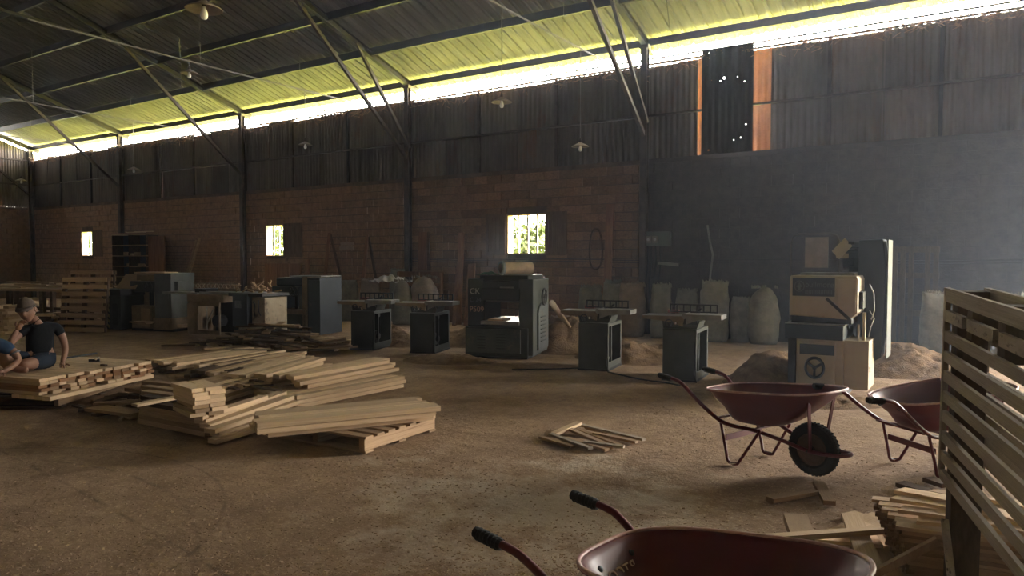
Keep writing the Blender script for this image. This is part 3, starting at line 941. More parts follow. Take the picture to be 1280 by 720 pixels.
# back low stack
stack(G(222, 466, 0), G(345, 447, 0), 1, 6, 3, .12, .045, 0, ('mid', 'pale', 'mid'), 'tan board in the long low stack behind the square stack', 'boards of the long low rear stack', jit=.12, skew=.03)
for i, (x0, y0, x1, y1) in enumerate(((212, 462, 250, 452), (200, 463, 232, 461), (221, 470, 262, 468), (236, 473, 300, 466), (262, 466, 330, 458))):
    pp(x0, y0, x1, y1, .0, .02, .10, .03, ('dark', 'dark', 'mid', 'mid', 'pale')[i], ('dark board poking left out of the long low rear stack', 'flat dark board on the floor left of the rear stack', 'tan board at near corner of rear stack', 'tan board lying along the near side of rear stack', 'pale board lying between rear stack and untidy bundle')[i])
stack(G(300, 470, 0), G(390, 452, 0), 1, 7, 3, .11, .045, 0, ('pale', 'pale', 'mid'), 'pale board in the flat stack behind the middle bundle', 'boards of the flat stack behind the middle bundle', jit=.2, skew=.04)

# dark heap of slabs and offcuts by the blue machine
hc = G(345, 436, 0)
for i in range(60):
    rr = abs(R.gauss(0, .6)); th = R.uniform(0, 2 * PI)
    x, y = hc.x + rr * 1.4 * math.cos(th), hc.y + rr * .8 * math.sin(th)
    zt = max(.0, .42 * math.exp(-(rr / .75) ** 2)) * R.uniform(.5, 1)
    an = R.gauss(.15, .5); l = R.uniform(.25, .7)
    lplank((x - l * math.cos(an), y - l * math.sin(an)), (x + l * math.cos(an), y + l * math.sin(an)), zt, R.uniform(.06, .14), .028, R.choice(('dark', 'dark', 'mid', 'mid')), 'rough offcut in the dark heap before the blue machine', 'offcuts of the dark heap', zb=max(0, zt + R.uniform(-.08, .05)), name='offcut', cat='offcut')
pp(289, 437, 340, 437, .0, .0, .12, .14, 'dark', 'thick dark beam lying left of the offcut heap', name='beam', cat='beam')
stack(G(378, 438, 0), G(436, 431, 0), 1, 6, 3, .12, .045, 0, ('pale', 'mid'), 'pale board lying on the floor beside the first jointer', 'boards beside the first jointer', jit=.25, skew=.06)
for i in range(6):
    pp(225 + i * 14, 428 + R.uniform(-4, 4), 262 + i * 14, 430 + R.uniform(-4, 3), 0, 0, .10, .03, R.choice(('mid', 'dark')), 'flat weathered board on the bare floor before the long jointer', 'boards on floor before the long jointer')

# scattered short strips, mid floor
sc = [(676, 545, 716, 557), (688, 541, 738, 559), (708, 546, 759, 561), (712, 535, 755, 553), (723, 548, 766, 558), (722, 529, 805, 548), (733, 533, 786, 548), (742, 540, 796, 551), (726, 537, 777, 556), (730, 551, 780, 557)]
pp(692, 541, 724, 527, .0, .03, .07, .025, 'pale', 'lightest short strip crossing the top of the scattered strips')
for i, (x0, y0, x1, y1) in enumerate(sc):
    pp(x0, y0, x1, y1, .002 + .010 * (i % 2), .002 + .010 * (i % 2), .05, .020, ('mid', 'rack', 'mid', 'tan')[i % 4], 'short strip loose on the open middle floor, %s in its row from the left' % ORD[i] if 0 < i < 9 else ('leftmost short strip on the open middle floor' if i == 0 else 'shortest strip under the loose strips, right side'), None, name='wood_strip', cat='strip')
# two short boards by the front wheel of the red wheelbarrow
pp(962, 622, 1020, 612, .0, .0, .07, .03, 'mid', 'short tan board on the floor left below the wheelbarrow wheel', name='short_board')
pp(1023, 601, 1037, 626, .0, .0, .075, .03, 'mid', 'short tan board right under the wheelbarrow wheel', name='short_board')
# loose boards in the lower right
pp(994, 642, 1003, 666, .05, .03, .13, .05, 'tan', 'squarish block of planed wood behind the near wheelbarrow', name='wood_block', cat='block')
pp(925, 672, 1118, 658, .07, .07, .055, .03, 'pale', 'long thin pale board lying behind the near wheelbarrow rim')
pp(1064, 642, 1096, 725, .045, .045, .11, .02, 'pale', 'pale board crossing over the loose boards towards the viewer')
pp(1020, 684, 1112, 646, .0, .0, .22, .02, 'pale', 'wide pale board at the bottom of the loose crossing boards')
pp(1010, 668, 1100, 675, .022, .022, .14, .02, 'pale', 'pale board lying level beneath the crossing boards')
pp(1088, 660, 1125, 735, .0, .0, .10, .02, 'mid', 'tan board beside the bundle, running towards the viewer')
pp(1060, 640, 1140, 668, .0, .0, .12, .02, 'pale', 'broad pale board reaching towards the curved bundle')

# ================================================================= CURVED BUNDLE lower right
B0 = Vector((-.31, 4.10, 0))
hd = rad(3)
BR = thing('board_bundle', (B0.x, B0.y, 0), hd, 'tall bundle of bowed thin boards below the slatted rack', 'bundle')
def bent(L_, w_, t, sag, seg=6):
    m = MB()
    vs, fs = [], []
    for i in range(seg + 1):
        x = L_ * i / seg
        z = sag * math.sin(PI * i / seg)
        for (y, zz) in ((-w_ / 2, 0), (w_ / 2, 0), (w_ / 2, t), (-w_ / 2, t)):
            vs.append((x, y, z + zz))
    for i in range(seg):
        for k in range(4):
            l = (k + 1) % 4
            fs.append((i * 4 + k, (i + 1) * 4 + k, (i + 1) * 4 + l, i * 4 + l))
    fs += [(0, 1, 2, 3), tuple(seg * 4 + k for k in (3, 2, 1, 0))]
    return m.add(vs, fs)
bp_ = bent(1.0, .075, .017, .012).mesh('board', M['mid'])
bq_ = bent(1.0, .075, .017, .012).mesh('board', M['pale'])
for k in range(15):
    for i in range(6):
        o = inst('board', bp_ if k < 14 else bq_, BR, (R.uniform(-.014, .014) - .006 * k - .028 * i, i * .078, k * .0185 + R.uniform(0, .001)), (R.uniform(-.03, .03), R.uniform(-.008, .008), R.uniform(-.01, .01)), (R.uniform(.95, 1.0), 1, 1))
bg = [(.0, .06, -6), (-.08, .16, -14), (-.12, .30, -20), (-.1, .42, -30), (.18, .30, -34), (.28, .46, -28), (.42, .12, -8), (.34, .5, -40)]
for i, (x, y, a) in enumerate(bg):
    m = bent(.85, .10, .018, .03)
    p = Matrix.Rotation(hd, 4, 'Z') @ Vector((x, y, 0))
    o = m.build('bowed_board', M['pale'], None, loc=(B0.x + p.x, B0.y + p.y, .285 + .012 * (i % 4)), rz=hd + rad(a))
    tag(o, ('nearest', 'leftmost', 'long slanting', 'rearmost left', 'middle', 'rear right', 'nearest right', 'rearmost right')[i] + ' bowed pale board lying loose on top of the tall bundle', 'board')
pp(1125, 602, 1160, 612, 0, .0, .10, .03, 'dark', 'dark board on the floor behind the tall bundle, left')
pp(1160, 596, 1184, 604, .0, .0, .10, .03, 'dark', 'dark board on the floor behind bundle, close to rack post')
pp(1165, 612, 1215, 622, .0, .05, .10, .03, 'mid', 'tan board behind the tall bundle, beside the rack post')

# ================================================================= MACHINES
def bx(name, par, mat_, x0, x1, y0, y1, z0, z1, bev=.006, extra=None):
    m = MB().bb(x0, x1, y0, y1, z0, z1)
    if extra: extra(m)
    return m.build(name, M[mat_], par, bevel=bev)
def wheel(name, par, mat_, c, r, axis='y', spokes=3, tube=.012):
    """hand wheel facing the given axis"""
    m = MB()
    pts = []
    for k in range(24):
        a = 2 * PI * k / 24
        p = (r * math.cos(a), 0, r * math.sin(a)) if axis == 'y' else (0, r * math.cos(a), r * math.sin(a))
        pts.append(Vector(c) + Vector(p))
    m.tube(pts, tube, 8, closed=True)
    for k in range(spokes):
        a = 2 * PI * k / spokes + .5
        p = (r * math.cos(a), 0, r * math.sin(a)) if axis == 'y' else (0, r * math.cos(a), r * math.sin(a))
        m.tube([Vector(c), Vector(c) + Vector(p)], tube * .9, 6)
    d = Vector((0, .02, 0)) if axis == 'y' else Vector((.02, 0, 0))
    m.cyl(Vector(c) - d, Vector(c) + d, r * .22, 12)
    return m.build(name, M[mat_], par, smooth=False)
def text(name, par, mat_, s, loc, rot, size, ext=.003, flip=False, align='LEFT'):
    cu = bpy.data.curves.new(name, 'FONT')
    cu.body = s
    cu.size = size
    cu.extrude = ext
    cu.align_x = align
    cu.materials.append(M[mat_])
    o0 = bpy.data.objects.new(name, cu)
    COL.objects.link(o0)
    bpy.context.view_layer.update()
    me = bpy.data.meshes.new_from_object(o0.evaluated_get(bpy.context.evaluated_depsgraph_get()))
    bpy.data.objects.remove(o0)
    o = bpy.data.objects.new(name, me)
    o.location, o.rotation_euler = loc, rot
    if flip: o.scale = (-1, 1, 1)
    COL.objects.link(o)
    o.parent = par
    return o
FR = (PI / 2, 0, 0)            # lettering standing on a front face (local -y)

def jointer(loc, rz, label, cab='green_d', k=1.0, debris=False):
    t = thing('jointer', loc, rz, label, 'machine', 'surface jointers in a row before the long wall')
    w_, d_, h_ = .44, .72, .68
    # cabinet: solid front and left, open frame on the right with belts inside
    c = MB()
    c.bb(0, w_, 0, .012, .02, h_).bb(0, .012, 0, d_, .02, h_).bb(0, w_, d_ - .012, d_, .02, h_)
    c.bb(0, w_, 0, d_, h_ - .012, h_).bb(0, w_, 0, d_, .02, .04)
    c.bb(w_ - .012, w_, 0, .045, .02, h_).bb(w_ - .012, w_, d_ - .05, d_, .02, h_).bb(w_ - .012, w_, 0, d_, h_ - .05, h_).bb(w_ - .012, w_, 0, d_, .02, .12)
    c.bb(w_ - .03, w_ - .01, .20, .225, .12, h_ - .05)
    c.build('cabinet', M[cab], t, bevel=.003)
    MB().bb(-.01, w_ + .01, -.01, d_ + .01, 0, .025).build('foot_plate', M['iron_d'], t)
    MB().cyl((.12, .3, .22), (.36, .3, .22), .10, 18).cyl((.36, .3, .22), (.40, .3, .22), .05, 14).build('motor', M['iron_d'], t)
    MB().cyl((.36, .3, .60), (.40, .3, .60), .04, 14).build('pulley', M['iron_d'], t)
    MB().bar((.385, .255, .22), (.385, .262, .60), .02, .006).bar((.385, .345, .22), (.385, .338, .60), .02, .006).build('drive_belt', M['rubber'], t)
    # casting: body under tables
    m = MB().prism([(-.02, h_), (w_ - .02, h_), (w_ + .02, .78), (.40, .82), (.05, .82), (-.04, .78)], 0, .36,
                   Matrix(((1, 0, 0, 0), (0, 0, 1, .10), (0, 1, 0, 0), (0, 0, 0, 1))))
    m.build('bed_casting', M[cab], t, bevel=.004)
    MB().prism([(.22, .74), (.44, .74), (.40, .87), (.30, .87)], 0, .02, Matrix(((1, 0, 0, 0), (0, 0, 1, .08), (0, 1, 0, 0), (0, 0, 0, 1)))).build('cutter_guard_plate', M['iron_d'], t)
    tb = MB()
    tb.prism([(-.30, .80), (-.05, .78), (.10, .76), (.24, .71), (.26, .80), (.24, .842), (-.30, .842)], 0, .36, Matrix(((1, 0, 0, 0), (0, 0, 1, .06), (0, 1, 0, 0), (0, 0, 0, 1))))
    tb.build('infeed_table', M['dustbrown'], t, bevel=.003)
    MB().bb(-.30, .24, .06, .42, .842, .848).build('infeed_plate', M['iron'], t)
    tb = MB()
    tb.prism([(.29, .74), (.45, .80), (.74, .81), (.74, .872), (.29, .872)], 0, .36, Matrix(((1, 0, 0, 0), (0, 0, 1, .06), (0, 1, 0, 0), (0, 0, 0, 1))))
    tb.build('outfeed_table', M['iron'], t, bevel=.003)
    MB().cyl((.265, .06, .845), (.265, .42, .845), .035, 12).build('cutter_head', M['iron'], t)
    # fence with square windows
    f = MB()
    x0, x1, z0, z1, y0 = .0, .64, .875, .99, .36
    f.bb(x0, x1, y0, y0 + .02, z1 - .018, z1).bb(x0, x1, y0, y0 + .02, z0, z0 + .018)
    nwin = 7
    for i in range(nwin + 1):
        x = x0 + (x1 - x0 - .02) * i / nwin
        f.bb(x, x + .02, y0, y0 + .02, z0 + .018, z1 - .018)
    f.build('fence', M['iron_d'], t)
    MB().bb(.22, .40, .34, .60, .84, .875).cyl((.31, .45, .86), (.42, .38, .93), .014, 8).build('fence_bracket', M['iron_d'], t)
    MB().bb(-.05, .10, .44, .50, .86, .90).build('push_block', M['redbox'], t)
    # table levers / knobs on the front
    wheel('hand_wheel', t, 'iron_d', (.08, -.005, .75), .05, 'y', 3, .008)
    MB().cyl((.17, .05, .755), (.17, -.03, .755), .016, 8).lathe([(0.001, -.02), (.018, -.012), (.018, .012), (.001, .02)], 12, Matrix.Translation((.17, -.035, .755))).build('lock_knob', M['chrome'], t)
    MB().tube([(.40, .02, .60), (.425, -.01, .45), (.43, .0, .25), (.42, -.03, .10), (.46, -.08, .01)], .009, 6).build('power_cord', M['rubber'], t)
    return t
def gp(x, y): 
    p = G(x, y)
    return (p.x, p.y, 0)
j1 = jointer(gp(439, 437), rad(18), 'first jointer from the left, beside pale boards on the floor')
j2 = jointer(gp(513, 441), rad(18), 'dark jointer standing just left of the big green thicknesser')
j3 = jointer(gp(723, 462), rad(10), 'jointer right of the big thicknesser, before the first sacks', 'green')
j4 = jointer(gp(828, 475), rad(7), 'rightmost jointer with tan table edges, before the grey sacks', 'green')
dbr = MB()
for i in range(40):
    c = Vector((.27 + R.uniform(-.12, .14), .25 + R.uniform(-.18, .1), .70 + R.uniform(0, .08)))
    dbr.bar(c, c + Vector((R.uniform(-.07, .07), R.uniform(-.07, .07), R.uniform(0, .04))), .02, .008)
o = dbr.build('wood_shavings', M['pale'], j1)
o['kind'] = 'stuff'

# ---- big thicknesser with stencilled letters
T = thing('thicknesser', gp(586, 446), rad(16), 'large dark green thicknesser with stencilled letters and duct roll on top', 'machine')
bx('base', T, 'green_d', -.04, 1.02, -.06, .95, .03, .50, .012)
MB().bb(-.02, 1.0, -.03, .9, 0, .04).build('foot_plate', M['iron_d'], T)
bx('left_column', T, 'green_d', -.02, .27, .0, .85, .50, 1.27, .02)
bx('right_column', T, 'green', .86, 1.10, -.04, .92, .06, 1.27, .012)
bx('head', T, 'green_d', .25, .88, -.02, .90, .95, 1.24, .012)
bx('top_cover', T, 'green_d', .18, 1.0, .02, .92, 1.24, 1.33, .015)
bx('rear_lip', T, 'iron', .62, 1.10, .0, .5, 1.33, 1.345, .002)
bx('bed', T, 'iron', .24, .88, -.10, .95, .545, .60, .004)
for yy in (.1, .75):
    MB().cyl((.26, yy, .93), (.88, yy, .93), .04, 14).build('feed_roller', M['iron'], T, smooth=True)
bx('chip_guard', T, 'green_d', .24, .88, -.05, .0, .93, 1.12, .006)
bx('light_slot', T, 'iron', .55, .78, -.055, -.035, 1.125, 1.15, .002)
bx('front_panel', T, 'green', -.01, .90, -.085, -.06, .09, .47, .004)
for (x0, x1) in ((.18, .32), (.50, .66)):
    for i in range(6):
        MB().bb(x0, x1, -.094, -.084, .16 + i * .045, .178 + i * .045).build('vent_louvre', M['green_d'], T)
# arched cover and hand wheel on the right side face
pf = [(.18, .12), (.78, .12), (.78, .72)] + [(.48 + .30 * math.cos(a), .72 + .16 * math.sin(a)) for a in [PI * i / 10 for i in range(1, 10)]] + [(.18, .72)]
MB().prism(pf, 0, .03, Matrix(((0, 0, 1, 1.10), (1, 0, 0, 0), (0, 1, 0, 0), (0, 0, 0, 1)))).build('side_cover', M['greyblue'], T)
for i in range(7):
    MB().bb(1.128, 1.137, .30, .62, .25 + i * .065, .27 + i * .065).build('side_louvre', M['green_d'], T)
wheel('hand_wheel', T, 'iron_d', (1.16, .42, .98), .13, 'x', 3, .016)
# stencils
text('lettering', T, 'white_letter', 'CK', (.02, -.008, 1.03), FR, .13)['label'] = 'white stencilled letters CK'
text('lettering', T, 'faded_letter', 'C 24', (.02, -.008, .90), FR, .10)['label'] = 'faded dark stencilled letters'
text('lettering', T, 'orange_letter', 'P509', (.015, -.008, .74), FR, .125)['label'] = 'orange white stencilled P509'
# duct roll on top: hollow cylinder, open end to the left
Dp = T.matrix_basis @ Vector((0, 0, 0))
def on(par, p):
    m = Matrix.Translation(par.location) @ Matrix.Rotation(par.rotation_euler.z, 4, 'Z')
    return m @ Vector(p)
q = on(T, (.52, .10, 1.42))
dk = thing('duct_roll', (q.x, q.y, 1.345), rad(62), 'hollow metal duct lying on top of the thicknesser', 'duct')
MB().lathe([(.085, .0), (.10, .0), (.10, .56), (.085, .56), (.085, .0)], 26, Matrix.Translation((0, 0, .10)) @ Matrix.Rotation(PI / 2, 4, 'Y')).build('duct_shell', M['dustbrown'], dk, smooth=False)
MB().lathe([(.075, -.01), (.112, -.01), (.112, .04), (.10, .045)], 26, Matrix.Translation((0, 0, .10)) @ Matrix.Rotation(PI / 2, 4, 'Y')).build('duct_collar', M['greyblue'], dk)
q = on(T, (.25, .30, 1.34))
gm = gridmesh(-.17, .17, -.12, .12, 14, 10, lambda x, y: .05 * (1 - (x / .17) ** 2) * (1 - (y / .12) ** 2) + .02 * noise.noise(Vector((x * 14, y * 14, 0))) * (1 - (x / .17) ** 4))
tag(gm.build('rag', M['cloth_green'], None, True, loc=(q.x, q.y, 1.335), rz=.4), 'green rag crumpled beside the duct on the thicknesser', 'rag')
# boards leaning behind/in the opening
for i, (x, y, dx, hh, k) in enumerate(((.50, 1.10, .16, .95, 'pale'), (.66, 1.12, -.1, .93, 'pale'), (.42, 1.25, .12, .95, 'pale'), (.55, 1.3, -.08, .92, 'pale'), (.62, 1.28, -.16, .9, 'mid'), (.70, 1.26, .0, .88, 'pale'), (.5, 1.5, .2, 1.0, 'mid'))):
    a, b_ = on(T, (x, y - .12, .02)), on(T, (x + dx, y + .1, hh))
    tag(MB().bar(a, b_, .09, .03).build('short_board', M[k]), 'short board standing on end, seen through the thicknesser throat', 'plank', 'short boards seen through the thicknesser throat')
bx('wood_offcuts', T, 'pale', .35, .62, -.06, .3, .60, .63, .002)

# ---- cream planer on the right
Cm = thing('planing_machine', (-2.09, 9.12, 0), rad(1), 'cream planing machine with hand wheel and tall blue belt guard', 'machine')
Cm.scale = (.86, 1, 1)
bx('lower_body', Cm, 'cream', .12, .72, .0, .85, .05, .66, .006)
MB().bb(.0, .10, .05, .8, .0, .66).bb(.10, .74, .05, .80, .0, .05).build('base_frame', M['iron_d'], Cm)
bx('door_panel', Cm, 'cream', .15, .62, -.018, .0, .10, .63, .003)
bx('lower_slot', Cm, 'navy', .17, .61, -.03, -.016, .48, .60, .004)
bx('blue_band', Cm, 'navy', -.02, .72, -.06, .75, .66, .83, .006)
bx('band_top', Cm, 'iron', -.02, .74, -.06, .8, .83, .845, .002)
wheel('hand_wheel', Cm, 'navy', (.37, -.05, .33), .115, 'y', 3, .018)
bx('side_box', Cm, 'cream', .72, 1.02, .04, .55, .10, .66, .006)
bx('side_box_hinge', Cm, 'iron_d', 1.02, 1.03, .12, .16, .30, .36, .001)
# head: front box with chamfered right bottom corner
hp = [(.02, .93), (.78, .90), (.88, .98), (.88, 1.36), (.86, 1.40), (.04, 1.40), (.02, 1.38)]
MB().prism(hp, 0, .66, Matrix(((1, 0, 0, 0), (0, 0, 1, .0), (0, 1, 0, 0), (0, 0, 0, 1)))).build('head_box', M['cream'], Cm, bevel=.01)
bx('head_gap', Cm, 'iron_d', .04, .80, .05, .62, .845, .93, 0)
bx('front_plate', Cm, 'cream', .64, .86, -.012, .0, .98, 1.36, .003)
bx('name_plate', Cm, 'plate', .06, .60, -.008, .0, 1.16, 1.375, .002)
MB().lathe([(.058, -.002), (.066, -.002), (.066, .002), (.058, .002), (.058, -.002)], 24, Matrix.Translation((.15, -.010, 1.275)) @ Matrix.Rotation(PI / 2, 4, 'X')).prism([(-.04, -.01), (0, .045), (.04, -.01), (.014, -.01), (.014, -.045), (-.014, -.045), (-.014, -.01)], 0, .004, Matrix.Translation((.15, -.008, 1.275)) @ Matrix.Rotation(PI / 2, 4, 'X')).build('logo', M['faded_letter'], Cm)
text('lettering', Cm, 'faded_letter', 'bullmore', (.225, -.010, 1.265), FR, .10, .001)['label'] = 'faint lower-case name on dark plate'
for i in range(16):
    MB().bb(.225 + i * .022, .237 + i * .022, -.010, -.006, 1.185, 1.235).build('letter_bar', M['faded_letter'], Cm)
MB().bar((.50, -.02, 1.14), (.80, -.03, .90), .02, .035).build('lever', M['iron_d'], Cm)
bx('side_switch', Cm, 'black', .88, .93, .12, .40, 1.02, 1.22, .004)
MB().cyl((.88, .10, .845), (.88, .10, .66), .016, 8).cyl((.94, .15, .98), (.94, .15, .66), .022, 10).build('lift_rod', M['cream'], Cm)
MB().tube([(1.0, .2, 1.0), (1.06, .15, .92), (1.03, .1, .82), (1.0, .15, .70)], .006, 6).tube([(.98, .3, 1.3), (1.03, .3, 1.2), (1.05, .25, 1.0), (1.02, .2, .9)], .007, 6).build('cable', M['whitebar'], Cm)
bx('top_plate', Cm, 'iron', .10, .80, .25, .62, 1.40, 1.43, .003)
mo = MB().cyl((.58, .75, 1.60), (.98, .75, 1.60), .13, 24).bb(.66, .90, .66, .84, 1.44, 1.50)
for i in range(9):
    a = PI * i / 8
    mo.bar((.62, .75 + .14 * math.cos(a), 1.60 + .14 * math.sin(a)), (.92, .75 + .14 * math.cos(a), 1.60 + .14 * math.sin(a)), .012, .012)
mo.build('motor', M['navy'], Cm, bevel=.003)
bx('terminal_box', Cm, 'navy', .74, .88, .58, .64, 1.50, 1.62, .004)
MB().bar((.50, .55, 1.64), (.66, .60, 1.80), .14, .012, up=(0, 1, 0)).bb(.5, .66, .60, .62, 1.60, 1.66).build('bracket_plate', M['cream'], Cm)
MB().cyl((.66, .60, 1.79), (.74, .60, 1.79), .02, 10).bb(.74, 1.0, .6, .7, 1.75, 1.79).build('motor_mount', M['iron_d'], Cm)
# tall belt guard
gd = [(.0, .42), (.02, 1.82), (.32, 1.83), (.36, 1.55), (.36, 1.05), (.32, .42), (.2, .36)]
MB().prism([(.80 + x, z) for x, z in gd], 0, .42, Matrix(((1, 0, 0, -.02), (0, 0, 1, .55), (0, 1, 0, 0), (0, 0, 0, 1)))).build('belt_guard', M['blue'], Cm, bevel=.01)
MB().prism([(.52, .42), (1.0, .42), (1.0, 1.82), (.52, 1.82)], 0, .012, Matrix(((0, 0, 1, 1.165), (1, 0, 0, -.02), (0, 1, 0, 0), (0, 0, 0, 1)))).build('guard_lit_edge', M['greyblue'], Cm)  # paler right face: light from the gateway put into its colour

# ---- blue band machine (left of the first jointer)
Bm = thing('wide_planer', gp(345, 418), rad(14), 'blue-grey wide planer with open throat left of the first jointer', 'machine')
bx('base', Bm, 'green_d', .0, .74, .0, .8, .02, .44, .01)
bx('bed', Bm, 'dustbrown', -.02, .76, -.05, .9, .44, .54, .004)
bx('left_column', Bm, 'navy', .0, .13, .05, .75, .54, .90, .006)
bx('throat_panel', Bm, 'greyblue', .44, .58, .2, .3, .54, .86, .004)
MB().cyl((.38, .2, .54), (.38, .2, .88), .035, 12).build('lift_screw', M['iron_d'], Bm)
bx('head', Bm, 'blue', -.06, .62, -.04, .8, .84, 1.02, .012)
bx('hood', Bm, 'navy', .0, .68, .02, .78, 1.02, 1.20, .03)
bx('right_column', Bm, 'dustbrown', .66, .80, .0, .8, .02, 1.22, .005)
bx('side_cabinet', Bm, 'navy', .80, 1.10, -.02, .8, .02, 1.2, .008)
bx('cabinet_panel', Bm, 'blue', .84, 1.12, -.04, -.018, .06, 1.15, .006)
bx('top_tray', Bm, 'iron', .35, 1.12, .0, .75, 1.22, 1.24, .002)
wheel('hand_wheel', Bm, 'iron_d', (.50, -.07, .92), .10, 'y', 4, .014)

# ---- thick planer far left, cabinets pale grey-blue
Pm = thing('thickness_planer', gp(165, 413), rad(14), 'pale grey-blue planer with tan front box and tall right cabinet', 'machine')
bx('front_box', Pm, 'dustbrown', .02, .58, -.02, .5, .06, .56, .008)
bx('box_door', Pm, 'tan', .30, .54, -.034, -.018, .10, .50, .003)
MB().bb(.0, 1.15, .0, .7, .0, .06).build('base_frame', M['iron_d'], Pm)
bx('throat_back', Pm, 'dustbrown', .05, .48, .3, .34, .56, .90, .003)
MB().cyl((.40, .15, .56), (.40, .15, .9), .03, 10).cyl((.46, .15, .56), (.46, .15, .9), .02, 10).build('lift_screw', M['iron_d'], Pm)
bx('head', Pm, 'green_d', -.03, .64, .0, .6, .86, 1.10, .015)
wheel('hand_wheel', Pm, 'iron_d', (.50, -.02, .98), .10, 'y', 4, .016)
bx('hood', Pm, 'dustbrown', .10, .66, .05, .6, 1.10, 1.24, .02)
bx('top_board', Pm, 'pale', .10, .95, .0, .4, 1.27, 1.30, .002)
bx('tall_cabinet', Pm, 'greyblue', .66, 1.12, .0, .7, .30, 1.28, .01)
bx('cabinet_door', Pm, 'greyblue', .74, 1.06, -.014, .0, .34, .82, .004)
bx('cabinet_foot', Pm, 'dustbrown', .62, 1.14, -.02, .7, .04, .30, .01)
bx('side_flap', Pm, 'greyblue', 1.12, 1.22, .1, .5, .9, 1.1, .004)

# ---- hazard-striped saw bench
Hm = thing('saw_bench', gp(128, 412), rad(8), 'dark saw bench with hazard-striped cabinet left of the planer', 'machine')
bx('cabinet', Hm, 'green_d', .0, .62, .0, .6, .02, .78, .006)
for i in range(6):
    z = .06 + i * .12
    MB().prism([(.01, z + .13), (.25, z - .02), (.25, z + .045), (.01, z + .195 if z < .6 else .77)], 0, .006, Matrix(((1, 0, 0, 0), (0, 0, 1, -.008), (0, 1, 0, 0), (0, 0, 0, 1)))).build('hazard_stripe', M['yellow'], Hm)
bx('opening', Hm, 'black', .36, .54, -.006, .0, .12, .60, 0)  # flat black panel painting the shade inside an opening
bx('table', Hm, 'iron_d', -.08, .82, -.15, .75, .78, .92, .01)
bx('table_edge', Hm, 'dark', -.06, .5, -.16, -.14, .80, .90, .003)
q = on(Hm, (.30, .15, .93))
tag(MB().prism([(0, 0), (.62, 0), (.72, .36), (.12, .36)], 0, .02, Matrix.Translation((q.x, q.y, .925)) @ Matrix.Rotation(rad(8), 4, 'Z') @ Matrix.Rotation(rad(62), 4, 'X')).build('panel_board', M['tan']), 'tan board propped on the hazard-striped saw bench', 'board')

# ---- long jointer with tan pedestal
Lj = thing('long_jointer', gp(233, 419), rad(10), 'long jointer on tan dusty pedestal with dark window', 'machine')
bx('pedestal', Lj, 'dustbrown', .0, .30, .0, .55, .02, .70, .06)
fr = MB().bb(.30, .92, .0, .03, .62, .72).bb(.30, .92, .0, .03, .04, .12).bb(.30, .34, .0, .03, .12, .62).bb(.88, .92, .0, .03, .12, .62)
fr.build('pedestal_frame', M['dustbrown'], Lj)
MB().bb(.30, .92, .5, .53, .04, .72).build('pedestal_back', M['black'], Lj)
MB().cyl((.62, .2, .3), (.62, .40, .3), .12, 16).build('motor', M['iron_d'], Lj)
MB().cyl((.45, .1, .2), (.65, .1, .55), .012, 6).build('rod', M['conduit'], Lj)
MB().cyl((.52, .06, .12), (.52, .06, .6), .01, 6).build('rod', M['conduit'], Lj)
bx('bed_casting', Lj, 'dustbrown', .05, 1.05, -.02, .4, .70, .86, .02)
bx('infeed_table', Lj, 'iron', -.62, .36, -.04, .40, .86, .90, .004)
bx('outfeed_table', Lj, 'iron', .42, 1.5, -.04, .40, .88, .92, .004)
f = MB().bb(-.1, 1.15, .30, .33, 1.07, 1.09).bb(-.1, 1.15, .30, .33, .95, .97)
for i in range(12):
    x = -.1 + i * .105
    f.bar((x, .315, .97), (x + .09, .315, 1.08), .02, .02)
    f.bar((x + .09, .315, .97), (x, .315, 1.08), .02, .012)
f.build('fence', M['dustbrown'], Lj)
bx('cutter_guard', Lj, 'iron_d', .28, .60, -.03, .3, .90, .98, .01)

# ---- mortiser: dark control box on cream body
Mo = thing('spindle_machine', gp(296, 427), rad(8), 'cream spindle machine with dark control box and clutter on top', 'machine')
bx('body', Mo, 'cream_old', .34, .72, .0, .6, .0, .86, .01)
bx('plinth', Mo, 'dustbrown', .0, .40, .05, .6, .0, .40, .01)
bx('control_box', Mo, 'navy', .02, .40, -.12, .3, .30, .92, .015)
bx('gauge', Mo, 'faded_letter', .10, .26, -.135, -.12, .66, .80, .003)
bx('table', Mo, 'iron_d', -.1, .76, -.1, .62, .88, .94, .006)
MB().tube([(.44, -.01, .78), (.50, -.03, .74), (.47, -.02, .6), (.50, -.02, .5)], .014, 6).tube([(.58, -.01, .82), (.60, -.03, .6), (.64, -.02, .52)], .010, 6).build('hose', M['iron_d'], Mo)
cl = MB()
for i in range(34):
    c = Vector((R.uniform(-.05, .72), R.uniform(0, .5), .94 + R.uniform(0, .16)))
    d = Vector((R.uniform(-.2, .2), R.uniform(-.1, .1), R.uniform(-.03, .12)))
    cl.bar(c, c + d, R.uniform(.015, .04), R.uniform(.01, .03))
o = cl.build('wood_scraps', M['mid'], Mo)
o['kind'] = 'stuff'

